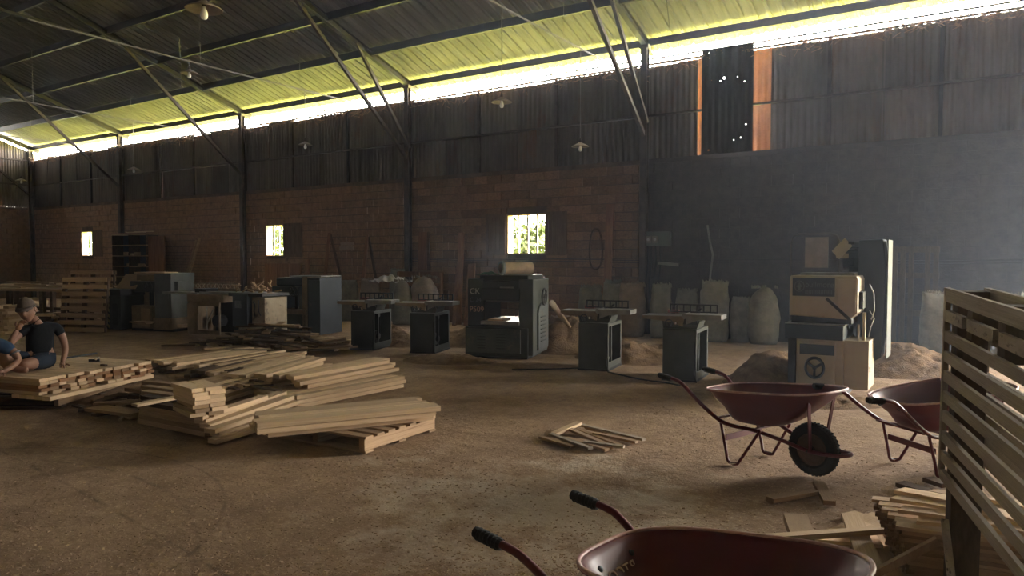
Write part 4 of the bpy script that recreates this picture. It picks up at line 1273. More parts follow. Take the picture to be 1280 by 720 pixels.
# ================================================================= LEFT BACKGROUND: racks, benches, shelf
def slat_rack(loc, rz, L_, H_, n, tilt, label):
    t = thing('standing_pallet', loc, rz, label, 'pallet', None)
    for i in range(3):
        x = .03 + (L_ - .06) * i / 2
        MB().bar((x, 0, 0), (x, tilt, H_), .08, .06).build('post', M['dark'], t)
    for side in (-.05, .05):
        for i in range(n):
            z = .06 + (H_ - .1) * i / (n - 1)
            y = tilt * z / H_ + side
            plank((0, y), (L_, y), z - .045, .02, .09, 'mid', 'slat', t)
    return t
slat_rack(gp(76, 415), rad(26), 1.05, 1.18, 8, .15, 'upright slatted pallet frame behind the man in the black shirt')
slat_rack(gp(88, 406), rad(20), 1.2, 1.30, 9, .10, 'second slatted pallet standing behind the first, taller')
def bench(x, y, rz, L_, D_, label, kind='mid'):
    p = G(x, y)
    t = thing('workbench', (p.x, p.y, 0), rz, label, 'workbench')
    plank((0, D_ / 2), (L_, D_ / 2), .82, D_, .06, kind, 'bench_top', t)
    for xx in (.08, L_ / 2, L_ - .08):
        for yy in (.06, D_ - .06):
            MB().bb(xx - .05, xx + .05, yy - .05, yy + .05, 0, .82).build('leg', M['dark'], t)
    plank((0, .06), (L_, .06), .25, .05, .08, 'dark', 'stretcher', t)
    return t
b1 = bench(-30, 405, rad(18), 4.0, .9, 'long workbench stacked with boards behind the man in the cap')
b2 = bench(-20, 396, rad(10), 5.5, .9, 'farther long workbench by the far gable corner')
for bb_, n, lb in ((b1, 12, 'board lying on the long workbench behind the cap'), (b2, 12, 'board lying on the farther workbench')):
    for i in range(n - 4):
        x0 = R.uniform(0, 2.6)
        a, b_ = on(bb_, (x0, R.uniform(.1, .8), 0)), on(bb_, (x0 + R.uniform(.8, 1.8), R.uniform(.1, .8), 0))
        lplank(a, b_, .885 + R.randint(0, 2) * .03, .12, .028, R.choice(('pale', 'mid', 'mid')), lb, lb.replace('board', 'boards'))
stack(G(8, 418), G(34, 414), 1, 4, 10, .12, .06, 0, ('pale', 'mid'), 'short pale board in the tall stack behind the cap', 'boards of the stack behind the cap', jit=.08, skew=.03)
stack(G(48, 412), G(66, 412), 1, 4, 6, .12, .06, 0, ('mid', 'dark', 'pale'), 'short board in the stack under the workbench', 'boards stacked under the workbench', jit=.1, skew=.03)
for i in range(40):
    x0, y0 = R.uniform(-5, 330), R.uniform(388, 402)
    pp(x0, y0, x0 + R.uniform(10, 30), y0 + R.uniform(-3, 3), R.uniform(0, .25), R.uniform(0, .3), .12, .03, R.choice(('pale', 'mid', 'pale')), 'pale offcut lying on the floor behind the left machines', 'offcuts on the floor behind left machines', name='offcut', cat='offcut')
for i, (x0, y0) in enumerate(((222, 405), (226, 400), (330, 408), (336, 400), (288, 404), (230, 410))):
    for k in range(5):
        pp(x0 - 5, y0 - k, x0 + 16, y0 - 2 - k, .04 * k, .04 * k, .16, .035, 'pale', 'pale board in the low pile between the left machines', 'boards in low piles between left machines')

# open shelf cabinet against the wall
w0, w1 = WP(157, 300).x, WP(200, 300).x
Sx = thing('open_shelf', (w0, WALL_Y - .50, 0), 0, 'tall dark open shelf cabinet against the wall beside a red-brown panel', 'shelf')
sw = w1 - w0
MB().bb(0, sw, .40, .42, .0, 2.45).build('back_panel', M['navy'], Sx)
for x in (0, sw / 2 - .015, sw - .03):
    MB().bb(x, x + .03, 0, .42, 0, 2.45).build('upright', M['dark'], Sx)
for i in range(7):
    z = 2.43 - i * .37
    MB().bb(-.01, sw + .01, -.01, .42, z - .015, z + .015).build('shelf_board', M['mid'], Sx)
tag(MB().bb(w1 + .03, w1 + .95, WALL_Y - .45, WALL_Y - .40, 0, 2.35).build('plywood_sheet', M['redwood']), 'dark red-brown panel standing right of the open shelf', 'panel')
for i in range(8):
    x = w0 + .15 + R.random() * (sw - .4)
    z = 2.43 - R.choice((2, 3)) * .37 + .015
    tag(MB().bb(x, x + R.uniform(.08, .3), WALL_Y - .45, WALL_Y - .25, z, z + R.uniform(.04, .12)).build('wood_offcut', M['mid']), 'small wood piece kept on the open shelf', 'offcut', 'wood pieces on the open shelf')
for i in range(4):
    x = w0 - .2 + i * .5
    tag(MB().bar((x, WALL_Y - .4, 2.47 + .02 * i), (x + .9, WALL_Y - .25, 2.47 + .02 * i), .08, .018).build('plank', M['pale'] if i > 1 else M['redwood']), 'short board lying on top of the open shelf', 'plank', 'boards on top of the open shelf')

# boards leaning against the wall: (foot px, top px)
def lean(x0, y0, x1, y1, w_, t, kind, label, off=.5, Y=WALL_Y - .03, name='leaning_board', z0=0):
    a = WP(x0, y0, Y - off)
    b_ = WP(x1, y1, Y - t / 2 - .03)
    a.z = max(z0, 0)
    return tag(MB().bar(a, b_, w_, t, up=(0, 1, 0)).build(name, M[kind]), label, 'board')
lean(222, 378, 246, 300, .10, .035, 'mid', 'long pale batten leaning on the wall right of the shelf, left one')
lean(224, 385, 250, 297, .10, .035, 'mid', 'long pale batten leaning on the wall right of the shelf, right one', .7)
lean(401, 385, 412, 291, .11, .03, 'redwood', 'reddish board leaning left of the small wall sign', .5)
lean(438, 385, 413, 293, .07, .03, 'dark', 'dark pole leaning across behind the small wall sign', .3)
lean(449, 385, 459, 294, .11, .03, 'redwood', 'reddish board leaning right of the small wall sign', .5)
lean(478, 385, 461, 296, .07, .03, 'dark', 'dark pole leaning right of the small wall sign', .3)
lean(528, 345, 529, 290, .28, .03, 'redwood', 'short broad board hung beside the fourth column', .1, z0=1.3)
lean(536, 345, 535, 290, .08, .03, 'dark', 'dark narrow board beside the broad hung board', .1, z0=1.3)
lean(573, 405, 577, 291, .16, .04, 'redwood', 'tall reddish board leaning left of the third barred window', .5)
lean(584, 410, 590, 330, .20, .04, 'redwood', 'shorter wide board standing behind the thicknesser, left side', .6)
lean(568, 405, 573, 330, .12, .04, 'redwood', 'reddish board standing left of the thicknesser', .7)
lean(757, 420, 763, 255, .17, .04, 'redwood', 'tallest upright reddish plank at edge of dark wall section', .25)
lean(386, 375, 384, 325, .18, .04, 'redwood', 'short reddish board leaning behind the wide planer', .3)
lean(8, 350, 36, 255, .12, .04, 'dark', 'dark pole leaning in the far left corner', .8)
lean(2, 350, 20, 300, .2, .04, 'redwood', 'reddish board leaning in the far left corner', .8)
for i, (x0, x1) in enumerate(((335, 350), (350, 366), (366, 380))):
    a, b_ = WP(x0, 340), WP(x1, 340)
    tag(MB().bb(a.x, b_.x - .02, WALL_Y - .12, WALL_Y - .07, .0, 1.45).build('plywood_sheet', M['redwood']), 'reddish door panel leaning under middle window, %s' % ('left', 'centre', 'right')[i], 'panel')
# framed cross-braced wooden gate left of the thicknesser
c0, c1 = WP(513, 370).x, WP(566, 370).x
gt = thing('braced_frame', (c0, WALL_Y - .45, 0), 0, 'red-brown frame with crossed braces leaning left of thicknesser', 'frame')
wd = c1 - c0
for (a, b_, nm) in (((0, 0, .35), (wd, 0, .35), 'rail'), ((0, 0, .95), (wd, 0, .95), 'rail'), ((0, 0, 1.2), (wd, 0, 1.2), 'rail'), ((0, 0, 0), (0, 0, 1.25), 'upright'), ((wd / 2, 0, 0), (wd / 2, 0, 1.25), 'upright'), ((wd, 0, 0), (wd, 0, 1.25), 'upright'),
                    ((0, .02, .35), (wd / 2, .02, .95), 'brace'), ((0, .03, .95), (wd / 2, .03, .35), 'brace'), ((wd / 2, .02, .35), (wd, .02, .95), 'brace'), ((wd / 2, .03, .95), (wd, .03, .35), 'brace')):
    MB().bar(a, b_, .04, .07 if nm != 'rail' or a[2] < 1 else .14).build(nm, M['redwood'], gt)

# small sign, electrical board, belts, wires on the wall
a = WP(435, 308)
sg = thing('wall_sign', (a.x, WALL_Y - .025, a.z), 0, 'small yellowed sign nailed between the leaning boards', 'sign')
MB().bb(-.26, .26, -.01, 0, .03, .12).build('sign_sheet', M['paper'], sg)
MB().bb(-.30, .24, -.01, 0, -.09, .01).build('sign_sheet', M['paper'], sg)
def belt(x0, x1, y0, y1, label, xs):
    c = WP((x0 + x1) / 2, (y0 + y1) / 2)
    a_, b_ = WP(x0, (y0 + y1) / 2), WP(x1, (y0 + y1) / 2)
    rw, rh = (b_.x - a_.x) / 2, (WP(x0, y0).z - WP(x0, y1).z) / 2
    pts = []
    for k in range(40):
        an = 2 * PI * k / 40
        s_, c_ = math.sin(an), math.cos(an)
        pts.append((rw * (abs(c_) ** .8) * (1 if c_ > 0 else -1) * (1 - .12 * s_), 0, rh * s_))
    o = MB().tube(pts, .022, 6, closed=True).build('drive_belt', M['dark'], None, True, loc=(c.x, WALL_Y - .045, c.z))
    tag(o, label, 'belt')
belt(738, 754, 286, 336, 'large dark drive belt hanging right of third barred window', 0)
c = WP(820, 299)
eb = thing('fuse_board', (c.x, WALL_Y - .12, c.z), 0, 'grey electrical board with square sockets on dark wall', 'fuse board')
MB().bb(-.22, .36, 0, .1, -.14, .16).build('board', M['greyblue'], eb)
for i in range(2):
    MB().bb(-.18 + i * .15, -.05 + i * .15, -.03, 0, -.08, .06).build('socket', M['conduit'], eb)
    MB().cyl((-.115 + i * .15, -.035, -.01), (-.115 + i * .15, -.028, -.01), .03, 14).build('socket_ring', M['whitebar'], eb)
wb_ = MB()
for i, x in enumerate((-.16, -.08, .02, .12)):
    wb_.tube([(x, .05, -.14), (x + .02, .04, -.5), (x - .03, .04, -.9), (x + .01, .02, -1.5)], .012, 5)
wb_.build('cable', M['black'], eb)
c = WP(838, 330)
tag(MB().bar((c.x - .22, WALL_Y - .1, c.z + .02), (c.x + .22, WALL_Y - .1, c.z - .02), .06, .06).build('wall_tube', M['conduit']), 'short pale tube lamp fixed below the fuse board', 'tube lamp')
c = WP(885, 300)
tag(MB().tube([(c.x, WALL_Y - .04, c.z + .3), (c.x + .05, WALL_Y - .05, c.z), (c.x + .12, WALL_Y - .05, c.z - .3), (c.x + .04, WALL_Y - .05, c.z - 1.0)], .02, 6).build('hanging_cable', M['conduit']), 'thick cable hanging down the wall right of fuse board', 'cable')
for z in (1.52, 1.57):
    struct(MB().tube([(x, WALL_Y - .03, z + .015 * math.sin(x * 1.3)) for x in [-13 + i * .8 for i in range(18)]], .008, 5).build('trim_5', M['steel']))

# ghostly frames on the dark wall at right
def loop_frame(x0, x1, y0, y1, label):
    a_, b_ = WP(x0, y1, WALL_Y - .2), WP(x1, y0, WALL_Y - .2)
    wd, h1, h0 = b_.x - a_.x, b_.z, 0.0
    t = thing('guard_frame', (a_.x, WALL_Y - .25, 0), 0, label, 'frame')
    MB().tube([(0, 0, h0), (0, 0, h1 - .15), (.04, 0, h1 - .04), (.15, 0, h1), (wd - .15, 0, h1), (wd - .04, 0, h1 - .04), (wd, 0, h1 - .15), (wd, 0, h0)], .02, 8).build('tube_frame', M['steel_rust'], t)
    MB().bb(wd * .3, wd * .78, -.01, .01, h1 - .62, h1 - .06).build('centre_plate', M['sackbrown'], t)
    MB().bb(.1, wd - .1, 0, .03, h0 + .3, h1 - .7).build('back_plate', M['sheet_dark'], t)
loop_frame(988, 1050, 292, 420, 'rounded tube frame with pale centre plate behind the cream machine')
a_, b_ = WP(1117, 308), WP(1176, 308)
pl = thing('standing_pallet', (a_.x, WALL_Y - .25, 0), 0, 'tall pale slatted pallet standing against wall right of belt guard', 'pallet')
wd, hh = b_.x - a_.x, WP(1140, 308).z
for i in range(6):
    x = .05 + i * (wd - .1) / 5
    if i == 3: continue
    MB().bb(x - .04, x + .04, 0, .02, .02, hh).build('slat', M['rack_post'], pl)
for z in (.08, hh * .36, hh * .72, hh - .06):
    MB().bb(0, wd, .02, .06, z - .05, z + .05).build('rail', M['rack_post'], pl)

# ================================================================= SACKS
def sack(px_, ytop, ybot, wpx, kind, label, Y, lean_=0.0, tuft=0, seed=1, dome=False):
    b_ = WP(px_, ybot, Y)
    tpt = WP(px_, ytop, Y)
    ppm = FOC / ((Vector((b_.x, Y, 0)) - Vector((0, 0, 0))).dot(Vector((-_sy, _cy, 0))))
    w_ = wpx / ppm * .92
    h_ = tpt.z
    d_ = w_ * .68
    r = random.Random(seed)
    n, m_ = 22, 18
    vs, fs = [], []
    for j in range(m_ + 1):
        v = j / m_
        z = h_ * v
        if dome:
            k = math.sqrt(max(0, 1 - max(0, (v - .45) / .55) ** 2.4)) * (.9 + .1 * math.sin(v * 3)) if v > .45 else .94 + .1 * math.sin(v * PI)
            kx, ky = k, k
        else:
            kx = .90 + .12 * math.sin(v * PI) - .05 * (v > .93)
            ky = (.90 + .12 * math.sin(v * PI)) * (1 - .86 * max(0, (v - .62) / .38) ** 1.5)
        if j == 0: kx, ky = .86, .8
        for i in range(n):
            a = 2 * PI * i / n
            ca, sa = math.cos(a), math.sin(a)
            x = (abs(ca) ** .75) * (1 if ca > 0 else -1) * w_ / 2 * kx
            y = (abs(sa) ** .8) * (1 if sa > 0 else -1) * d_ / 2 * ky
            nn_ = noise.noise(Vector((x * 5 + seed * 7, y * 5, z * 4)))
            cr_ = noise.noise(Vector((x * 14 + seed, y * 14, z * 9)))
            q = 1 + .13 * nn_ + .06 * cr_
            zz = z * (1 + (.05 * noise.noise(Vector((x * 6 + seed, 3, 1))) + .035 * math.cos(2 * PI * (x / w_)) * -1 * (0 if dome else 1)) * (v > .8))
            vs.append((x * q + lean_ * z, y * q, zz))
    for j in range(m_):
        for i in range(n):
            l = (i + 1) % n
            fs.append((j * n + i, j * n + l, (j + 1) * n + l, (j + 1) * n + i))
    fs += [tuple(range(n))[::-1], tuple(m_ * n + i for i in range(n))]
    t = thing('sack', (b_.x, Y, 0), rad(24) + r.uniform(-.15, .15), label, 'sack', 'filled sacks along the long wall')
    MB().add(vs, fs).build('sack_body', M[kind], t, smooth=True)
    f = MB()
    for i in range(26 + tuft * 30):
        x = r.uniform(-.5, .5) * w_ * .9
        z = h_ * (1 + .03 * noise.noise(Vector((x * 6, seed, 0)))) - .01
        hgt = r.uniform(.01, .05) + tuft * .05 * r.random()
        f.add([(x + lean_ * z, -.01, z - .03), (x + .03 + lean_ * z, .01, z - .03), (x + .03 + r.uniform(-.01, .01) + lean_ * z, r.uniform(-.02, .02), z + hgt * .6), (x + lean_ * z, r.uniform(-.02, .02), z + hgt)], [(0, 1, 2, 3)])
    f.build('mouth_fringe', M[kind], t)['kind'] = 'stuff'
    return t
YS = WALL_Y - .5
sack(738, 361, 409, 32, 'sack', 'pale sack with bright frayed top behind the third jointer', YS + .1, seed=3, tuft=2)
sack(765, 355, 412, 26, 'sack', 'pale frayed sack, second from left in the right-hand row', YS + .12, seed=4, tuft=2)
sack(790, 356, 424, 36, 'sackbrown', 'broad dusty brown sack in the right-hand row', YS - .15, seed=5, tuft=1)
sack(825, 357, 424, 28, 'sack', 'grey-green sack right of the broad brown sack', YS - .15, .02, seed=6, tuft=1)
sack(858, 362, 424, 30, 'sack', 'pale grey sack directly behind the rightmost jointer', YS + .05, seed=7)
sack(893, 354, 429, 38, 'sack', 'tallest grey-green sack with peaked corner, right of rightmost jointer', YS - .15, -.01, seed=8, tuft=1)
sack(925, 372, 429, 26, 'sack', 'narrow short grey sack between two tall ones', YS, seed=9)
sack(954, 358, 430, 40, 'sack', 'last grey sack of the row, left of the cream machine', YS - .05, seed=10, dome=True)
sack(1166, 368, 447, 34, 'sack', 'green-grey striped sack with gathered top left of the slatted rack', YS - .7, seed=11, tuft=1)
sack(1222, 372, 455, 44, 'sack', 'lumpy sack seen through the slatted rack, left one', YS - .6, seed=12, dome=True)
sack(1262, 368, 455, 44, 'sack', 'lumpy sack seen through the slatted rack, right one', YS - .7, seed=13, dome=True)
sack(437, 351, 402, 25, 'sack', 'cream sack behind and left of the first jointer', YS - .7, seed=14)
sack(463, 350, 402, 28, 'sackbrown', 'dim brown sack behind the first jointer', YS - .6, seed=15, tuft=1)
sack(503, 350, 404, 30, 'sack', 'pale upright sack behind and right of the first jointer', YS - .7, seed=16, dome=True)
sack(497, 338, 400, 22, 'sack', 'taller sack standing behind the pale sacks by fourth column', YS + .05, seed=17, tuft=1)
sack(530, 345, 404, 40, 'sackbrown', 'big dark brown bag behind the second jointer', YS - .4, seed=18, dome=True)
p = WP(470, 352, YS - 1.0)
cp = gridmesh(-.42, .42, -.3, .3, 26, 18, lambda x, y: .14 * (1 - (x / .42) ** 2) * (1 - (y / .3) ** 2) + .09 * noise.noise(Vector((x * 9, y * 9, 0))) + .03 * noise.noise(Vector((x * 26, y * 26, 0))))
tag(cp.build('plastic_sheet', M['plastic'], None, True, loc=(p.x, YS - .55, 1.03), rz=.4), 'crumpled white plastic sheet on the sacks behind first jointer', 'plastic sheet')

# ================================================================= SAWDUST HEAPS
def heap(x, y, rx, ry, h_, seed, label):
    p = G(x, y)
    def hf(u, v):
        r2 = (u / rx) ** 2 + (v / ry) ** 2
        b_ = max(0, 1 - r2)
        return h_ * (b_ ** 1.3) * (1 + .5 * noise.noise(Vector((u * 2 + seed, v * 2, 0)))) + .05 * b_ * noise.noise(Vector((u * 9, v * 9, seed))) + .03 * min(1, b_ * 3) * abs(noise.noise(Vector((u * 22, v * 22, seed)))) - .02
    o = gridmesh(-rx, rx, -ry, ry, int(rx * 2 / .035), int(ry * 2 / .035), hf).build('sawdust_heap', M['dust'], None, True, loc=(p.x, p.y, 0), rz=rad(25))
    return tag(o, label, 'sawdust', kind='stuff')
heap(505, 428, .95, .7, .26, 1, 'sawdust heap between the first two jointers')
heap(588, 428, 1.0, .8, .34, 2, 'sawdust heap left of the thicknesser')
heap(708, 436, .9, .8, .5, 3, 'tall sawdust heap right of the thicknesser')
heap(792, 447, 1.0, .8, .26, 4, 'sawdust heap between the two right jointers')
heap(645, 432, 1.4, .6, .15, 5, 'sawdust under the thicknesser')
heap(972, 478, .7, .6, .36, 6, 'sawdust heap at the left foot of the cream machine')
heap(1128, 462, 1.2, .9, .34, 7, 'sawdust heap at the right foot of the cream machine')
heap(560, 450, .8, .5, .10, 8, 'thin sawdust spill before the second jointer')
heap(1010, 500, .9, .5, .08, 9, 'thin sawdust spill before the cream machine')
sb = thing('sawdust_bag', (*G(704, 430).xy, 0), .4, 'brown open bag slumped beside the thicknesser, full of shavings', 'bag')
m = MB().lathe([(.02, 0), (.30, .01), (.36, .18), (.33, .36), (.24, .50), (.22, .53), (.18, .48)], 22)
MB().add([(x * (1 + .12 * noise.noise(Vector((x * 4, y * 4, z * 4)))), y, z * (1 + .1 * noise.noise(Vector((x * 5, y * 5, 1))))) for x, y, z in m.v], m.f).build('bag_body', M['sackbrown'], sb, smooth=True)
tag(MB().tube([(*G(690, 395, .5).xy, .75), (*G(700, 402, .5).xy, .62), (*G(712, 412, .4).xy, .45)], [.06, .05, .03], 10).build('rolled_cloth', M['tan'], None, True), 'rolled tan cloth draped over the brown bag', 'cloth')

# ================================================================= WHEELBARROWS (local x runs towards the wheel, wheel axle at x = 0)
def smooth_path(pts, n=6):
    pts = [Vector(p) for p in pts]
    out = []
    P_ = [pts[0]] + pts + [pts[-1]]
    for i in range(1, len(P_) - 2):
        p0, p1, p2, p3 = P_[i - 1:i + 3]
        for k in range(n):
            t = k / n
            out.append(.5 * ((2 * p1) + (-p0 + p2) * t + (2 * p0 - 5 * p1 + 4 * p2 - p3) * t * t + (-p0 + 3 * p1 - 3 * p2 + p3) * t ** 3))
    out.append(pts[-1])
    return out
def wheelbarrow(loc, rz, label, text_in=False, XF=.165, ZF=.645, gz=0):
    t = thing('wheelbarrow', loc, rz, label, 'wheelbarrow')
    # tray: rings from rim to floor
    XR, ZR, HW = -.86, .545, .335
    rings = []
    n = 56
    def ring(x0, x1, hw, zf_, e=3.2, inset=0):
        out = []
        cx, rx = (x0 + x1) / 2, (x1 - x0) / 2
        for k in range(n):
            a = 2 * PI * k / n
            ca, sa = math.cos(a), math.sin(a)
            x = cx + rx * (abs(ca) ** (2 / e)) * (1 if ca > 0 else -1)
            u = (x - XR) / (XF - XR)
            y = (hw - .045 * (1 - u)) * (abs(sa) ** (2 / e)) * (1 if sa > 0 else -1)
            out.append(Vector((x, y, zf_(u))))
        return out
    zr = lambda u: ZR + (ZF - ZR) * u
    spec = [(XR - .012, XF + .012, HW + .012, lambda u: zr(u) - .012), (XR, XF, HW, lambda u: zr(u) + .003), (XR + .02, XF - .02, HW - .018, lambda u: zr(u) - .012),
            (XR + .075, XF - .10, HW - .05, lambda u: zr(u) - .10), (XR + .135, XF - .20, HW - .085, lambda u: zr(u) * .35 + .65 * .37),
            (XR + .19, XF - .33, HW - .115, lambda u: .335 + .03 * u), (XR + .24, XF - .42, HW - .15, lambda u: .31 + .02 * u), (XR + .30, XF - .55, HW - .23, lambda u: .305 + .015 * u)]
    vs, fs = [], []
    for s_ in spec: vs += ring(*s_)
    m_ = len(spec)
    for j in range(m_ - 1):
        for k in range(n):
            l = (k + 1) % n
            fs.append((j * n + k, (j + 1) * n + k, (j + 1) * n + l, j * n + l))
    fs.append(tuple((m_ - 1) * n + k for k in range(n)))
    tray = MB().add(vs, fs).build('tray', M['red'], t, smooth=True)
    so_ = tray.modifiers.new('thick', 'SOLIDIFY'); so_.thickness = .003
    sb_ = tray.modifiers.new('sub', 'SUBSURF'); sb_.levels = 1; sb_.render_levels = 1
    MB().tube(ring(XR - .008, XF + .008, HW + .008, lambda u: zr(u) + .001), .0085, 8, closed=True).build('rolled_rim', M['redrim'], tray, smooth=True)
    # bolts and pressed lettering on the handle-side wall
    for y in (-.10, .10):
        MB().lathe([(.001, .012), (.011, .010), (.014, .002), (.019, 0)], 12, Matrix.Translation((XR + .052, y, .495)) @ Matrix.Rotation(rad(58), 4, 'Y')).build('bolt', M['black'], tray)
    if text_in:
        text('pressed_lettering', tray, 'redrim', 'ARTCO', (XR + .092, .13, .445), (rad(58), 0, rad(90)), .062, .004, flip=True)['label'] = 'pressed maker lettering seen mirrored from inside'
        tray.children[-1] if False else None
    # frame: two tubes from grips, under tray, meeting round the wheel
    for s in (-1, 1):
        pth = smooth_path([(-1.20, s * .295, .615 + gz), (-1.06, s * .295, .60 + gz), (-.98, s * .29, .565 + gz * .8), (-.80, s * .265, .42), (-.62, s * .23, .31), (-.40, s * .17, .285), (-.20, s * .10, .235), (.0, s * .085, .195), (.16, s * .08, .195)], 6)
        MB().tube(pth, .0155, 10).build('handle_tube', M['red'], t, smooth=True)
        g = MB().tube([(-1.235, s * .295, .618 + gz), (-1.10, s * .295, .603 + gz)], .021, 12)
        for k in range(6):
            g.lathe([(.001, -.006), (.025, -.005), (.025, .005), (.001, .006)], 12, Matrix.Translation((-1.215 + k * .019, s * .295, .614 + gz - k * .002)) @ Matrix.Rotation(PI / 2, 4, 'Y'))
        g.build('grip', M['rubber'], t)
        # leg: bent strap
        lg = smooth_path([(-.66, s * .23, .33), (-.60, s * .235, .10), (-.585, s * .235, .03), (-.555, s * .235, .008), (-.50, s * .235, .012), (-.47, s * .23, .05), (-.32, s * .20, .30)], 5)
        MB().tube(lg, .0115, 8).build('leg', M['red'], t, smooth=True)
        MB().tube([(-.57, s * .235, .018), (-.53, s * .26, .012), (-.50, s * .235, .018)], .008, 6).build('foot_ring', M['chrome'], t)
        MB().bar((.03, s * .10, .20), (.055, s * .17, .57), .035, .008, up=(1, 0, 0)).build('front_strut', M['red'], t)
    MB().bar((-.60, -.235, .20), (-.60, .235, .20), .008, .045).build('leg_brace', M['red'], t)
    MB().bar((-.40, -.17, .29), (-.40, .17, .29), .03, .012).bar((-.70, -.24, .335), (-.70, .24, .335), .03, .012).build('cross_brace', M['red'], t)
    MB().tube(smooth_path([(.14, -.08, .195), (.22, -.075, .20), (.262, -.04, .205), (.27, 0, .205), (.262, .04, .205), (.22, .075, .20), (.14, .08, .195)], 5), .0155, 10).build('bumper_loop', M['red'], t, smooth=True)
    # wheel
    WM = Matrix.Translation((0, 0, .195)) @ Matrix.Rotation(PI / 2, 4, 'X')
    wh = thing('wheel', (0, 0, 0), 0, None, None)
    wh.parent = t
    ty = MB()
    prof = [(.118, -.035), (.135, -.045), (.160, -.046), (.182, -.038), (.192, -.02), (.195, 0), (.192, .02), (.182, .038), (.160, .046), (.135, .045), (.118, .035), (.118, -.035)]
    ty.lathe(prof, 48, WM)
    for k in range(40):
        a = 2 * PI * k / 40
        for s in (-1, 1):
            c = WM @ Vector((.193 * math.cos(a), .193 * math.sin(a), s * .022))
            c2 = WM @ Vector((.193 * math.cos(a + .05), .193 * math.sin(a + .05), s * .008))
            ty.bar(c, c2, .008, .008)
    ty.build('tyre', M['rubber'], wh, smooth=False)
    MB().lathe([(.001, -.018), (.05, -.02), (.075, -.012), (.10, -.022), (.120, -.036), (.120, .036), (.10, .022), (.075, .012), (.05, .02), (.001, .018)], 32, WM).build('wheel_disc', M['tub'], wh, smooth=True)
    MB().cyl((0, -.10, .195), (0, .10, .195), .010, 10).cyl((0, -.04, .195), (0, .04, .195), .022, 12).build('axle', M['steel_rust'], wh)
    return t
wheelbarrow((-1.115, 5.737, 0), -.334, 'whole red wheelbarrow standing before the rightmost jointer and cream machine')
wheelbarrow((-.12, 6.72, 0), rad(47), 'red wheelbarrow partly hidden behind the slatted rack')
w3 = wheelbarrow((-.35, 2.30, 0), rad(-9), 'nearest red wheelbarrow cut off by the bottom edge', True, .03, .655, -.04)

# ================================================================= SLATTED RACK at the right edge
RK = thing('slatted_rack', (-.215, 3.95, 0), rad(-74), 'weathered double-sided slatted rack standing at right edge', 'rack')
RK.rotation_euler = (0, rad(2.4), rad(-74))
LR = 2.1
ztop = [1.47, 1.275, 1.183, 1.093, 1.0, .91, .815, .725, .635]
for side, yy in (('front', 0), ('back', .16)):
    for i, z in enumerate(ztop):
        h = .062 if i == 0 else .047
        plank((.02, yy), (LR, yy), z - h, .018, h, 'rack', 'slat', RK)
    for x in (.05, 1.05, 2.02):
        pass
plank((0, .0), (.03, .0), .60, .022, .87, 'rack', 'stile', RK)
plank((0, .16), (.03, .16), .60, .022, .87, 'rack', 'stile', RK)
for k, x in enumerate((.07, .70, 1.35, 2.0)):
    MB().bb(x - .045, x + .045, .02, .14, 0 if k in (0, 3) else 1.25, 1.46).build('post', M['rack_post'], RK)
for k, (xa, xb) in enumerate(((.0, .30), (.37, .70), (.77, 1.12), (1.2, 1.6), (1.66, 2.05))):
    MB().bar((xa, .0, 1.345), (xb, .0, 1.345), .02, .05).build('spacer_slat', M['rack'], RK)
    MB().bb(xb - .0, xb + .07, .01, .15, 1.28, 1.42).build('spacer_block', M['rack_post'], RK)
MB().bar((.04, -.01, .30), (.06, -.40, .02), .03, .035).build('brace', M['mid'], RK)
MB().bar((.10, .0, .42), (.62, -.05, .05), .03, .02).build('brace', M['rack'], RK)

# ================================================================= PEOPLE
def skin_mesh(name, mat_, par, verts, edges, root=0, sub=2):
    me = bpy.data.meshes.new(name)
    me.from_pydata([v[:3] for v in verts], edges, [])
    me.materials.append(mat_)
    o = bpy.data.objects.new(name, me)
    COL.objects.link(o)
    o.parent = par
    sk = o.modifiers.new('skin', 'SKIN')
    sk.use_smooth_shade = True
    for i, v in enumerate(verts):
        sv = me.skin_vertices[0].data[i]
        r_ = v[3]
        sv.radius = r_ if isinstance(r_, tuple) else (r_, r_)
        sv.use_root = (i == root)
    sb = o.modifiers.new('sub', 'SUBSURF')
    sb.levels = sb.render_levels = sub
    return o
def chain(pts, start=0):
    return [(i, i + 1) for i in range(start, start + len(pts) - 1)]
def join_chains(chains):
    """chains: list of lists of (x,y,z,r); a chain may start with an int = index of vertex already placed"""
    V, E = [], []
    for c in chains:
        prev = None
        for p in c:
            if isinstance(p, int):
                prev = p
                continue
            V.append(p)
            if prev is not None:
                E.append((prev, len(V) - 1))
            prev = len(V) - 1
    return V, E
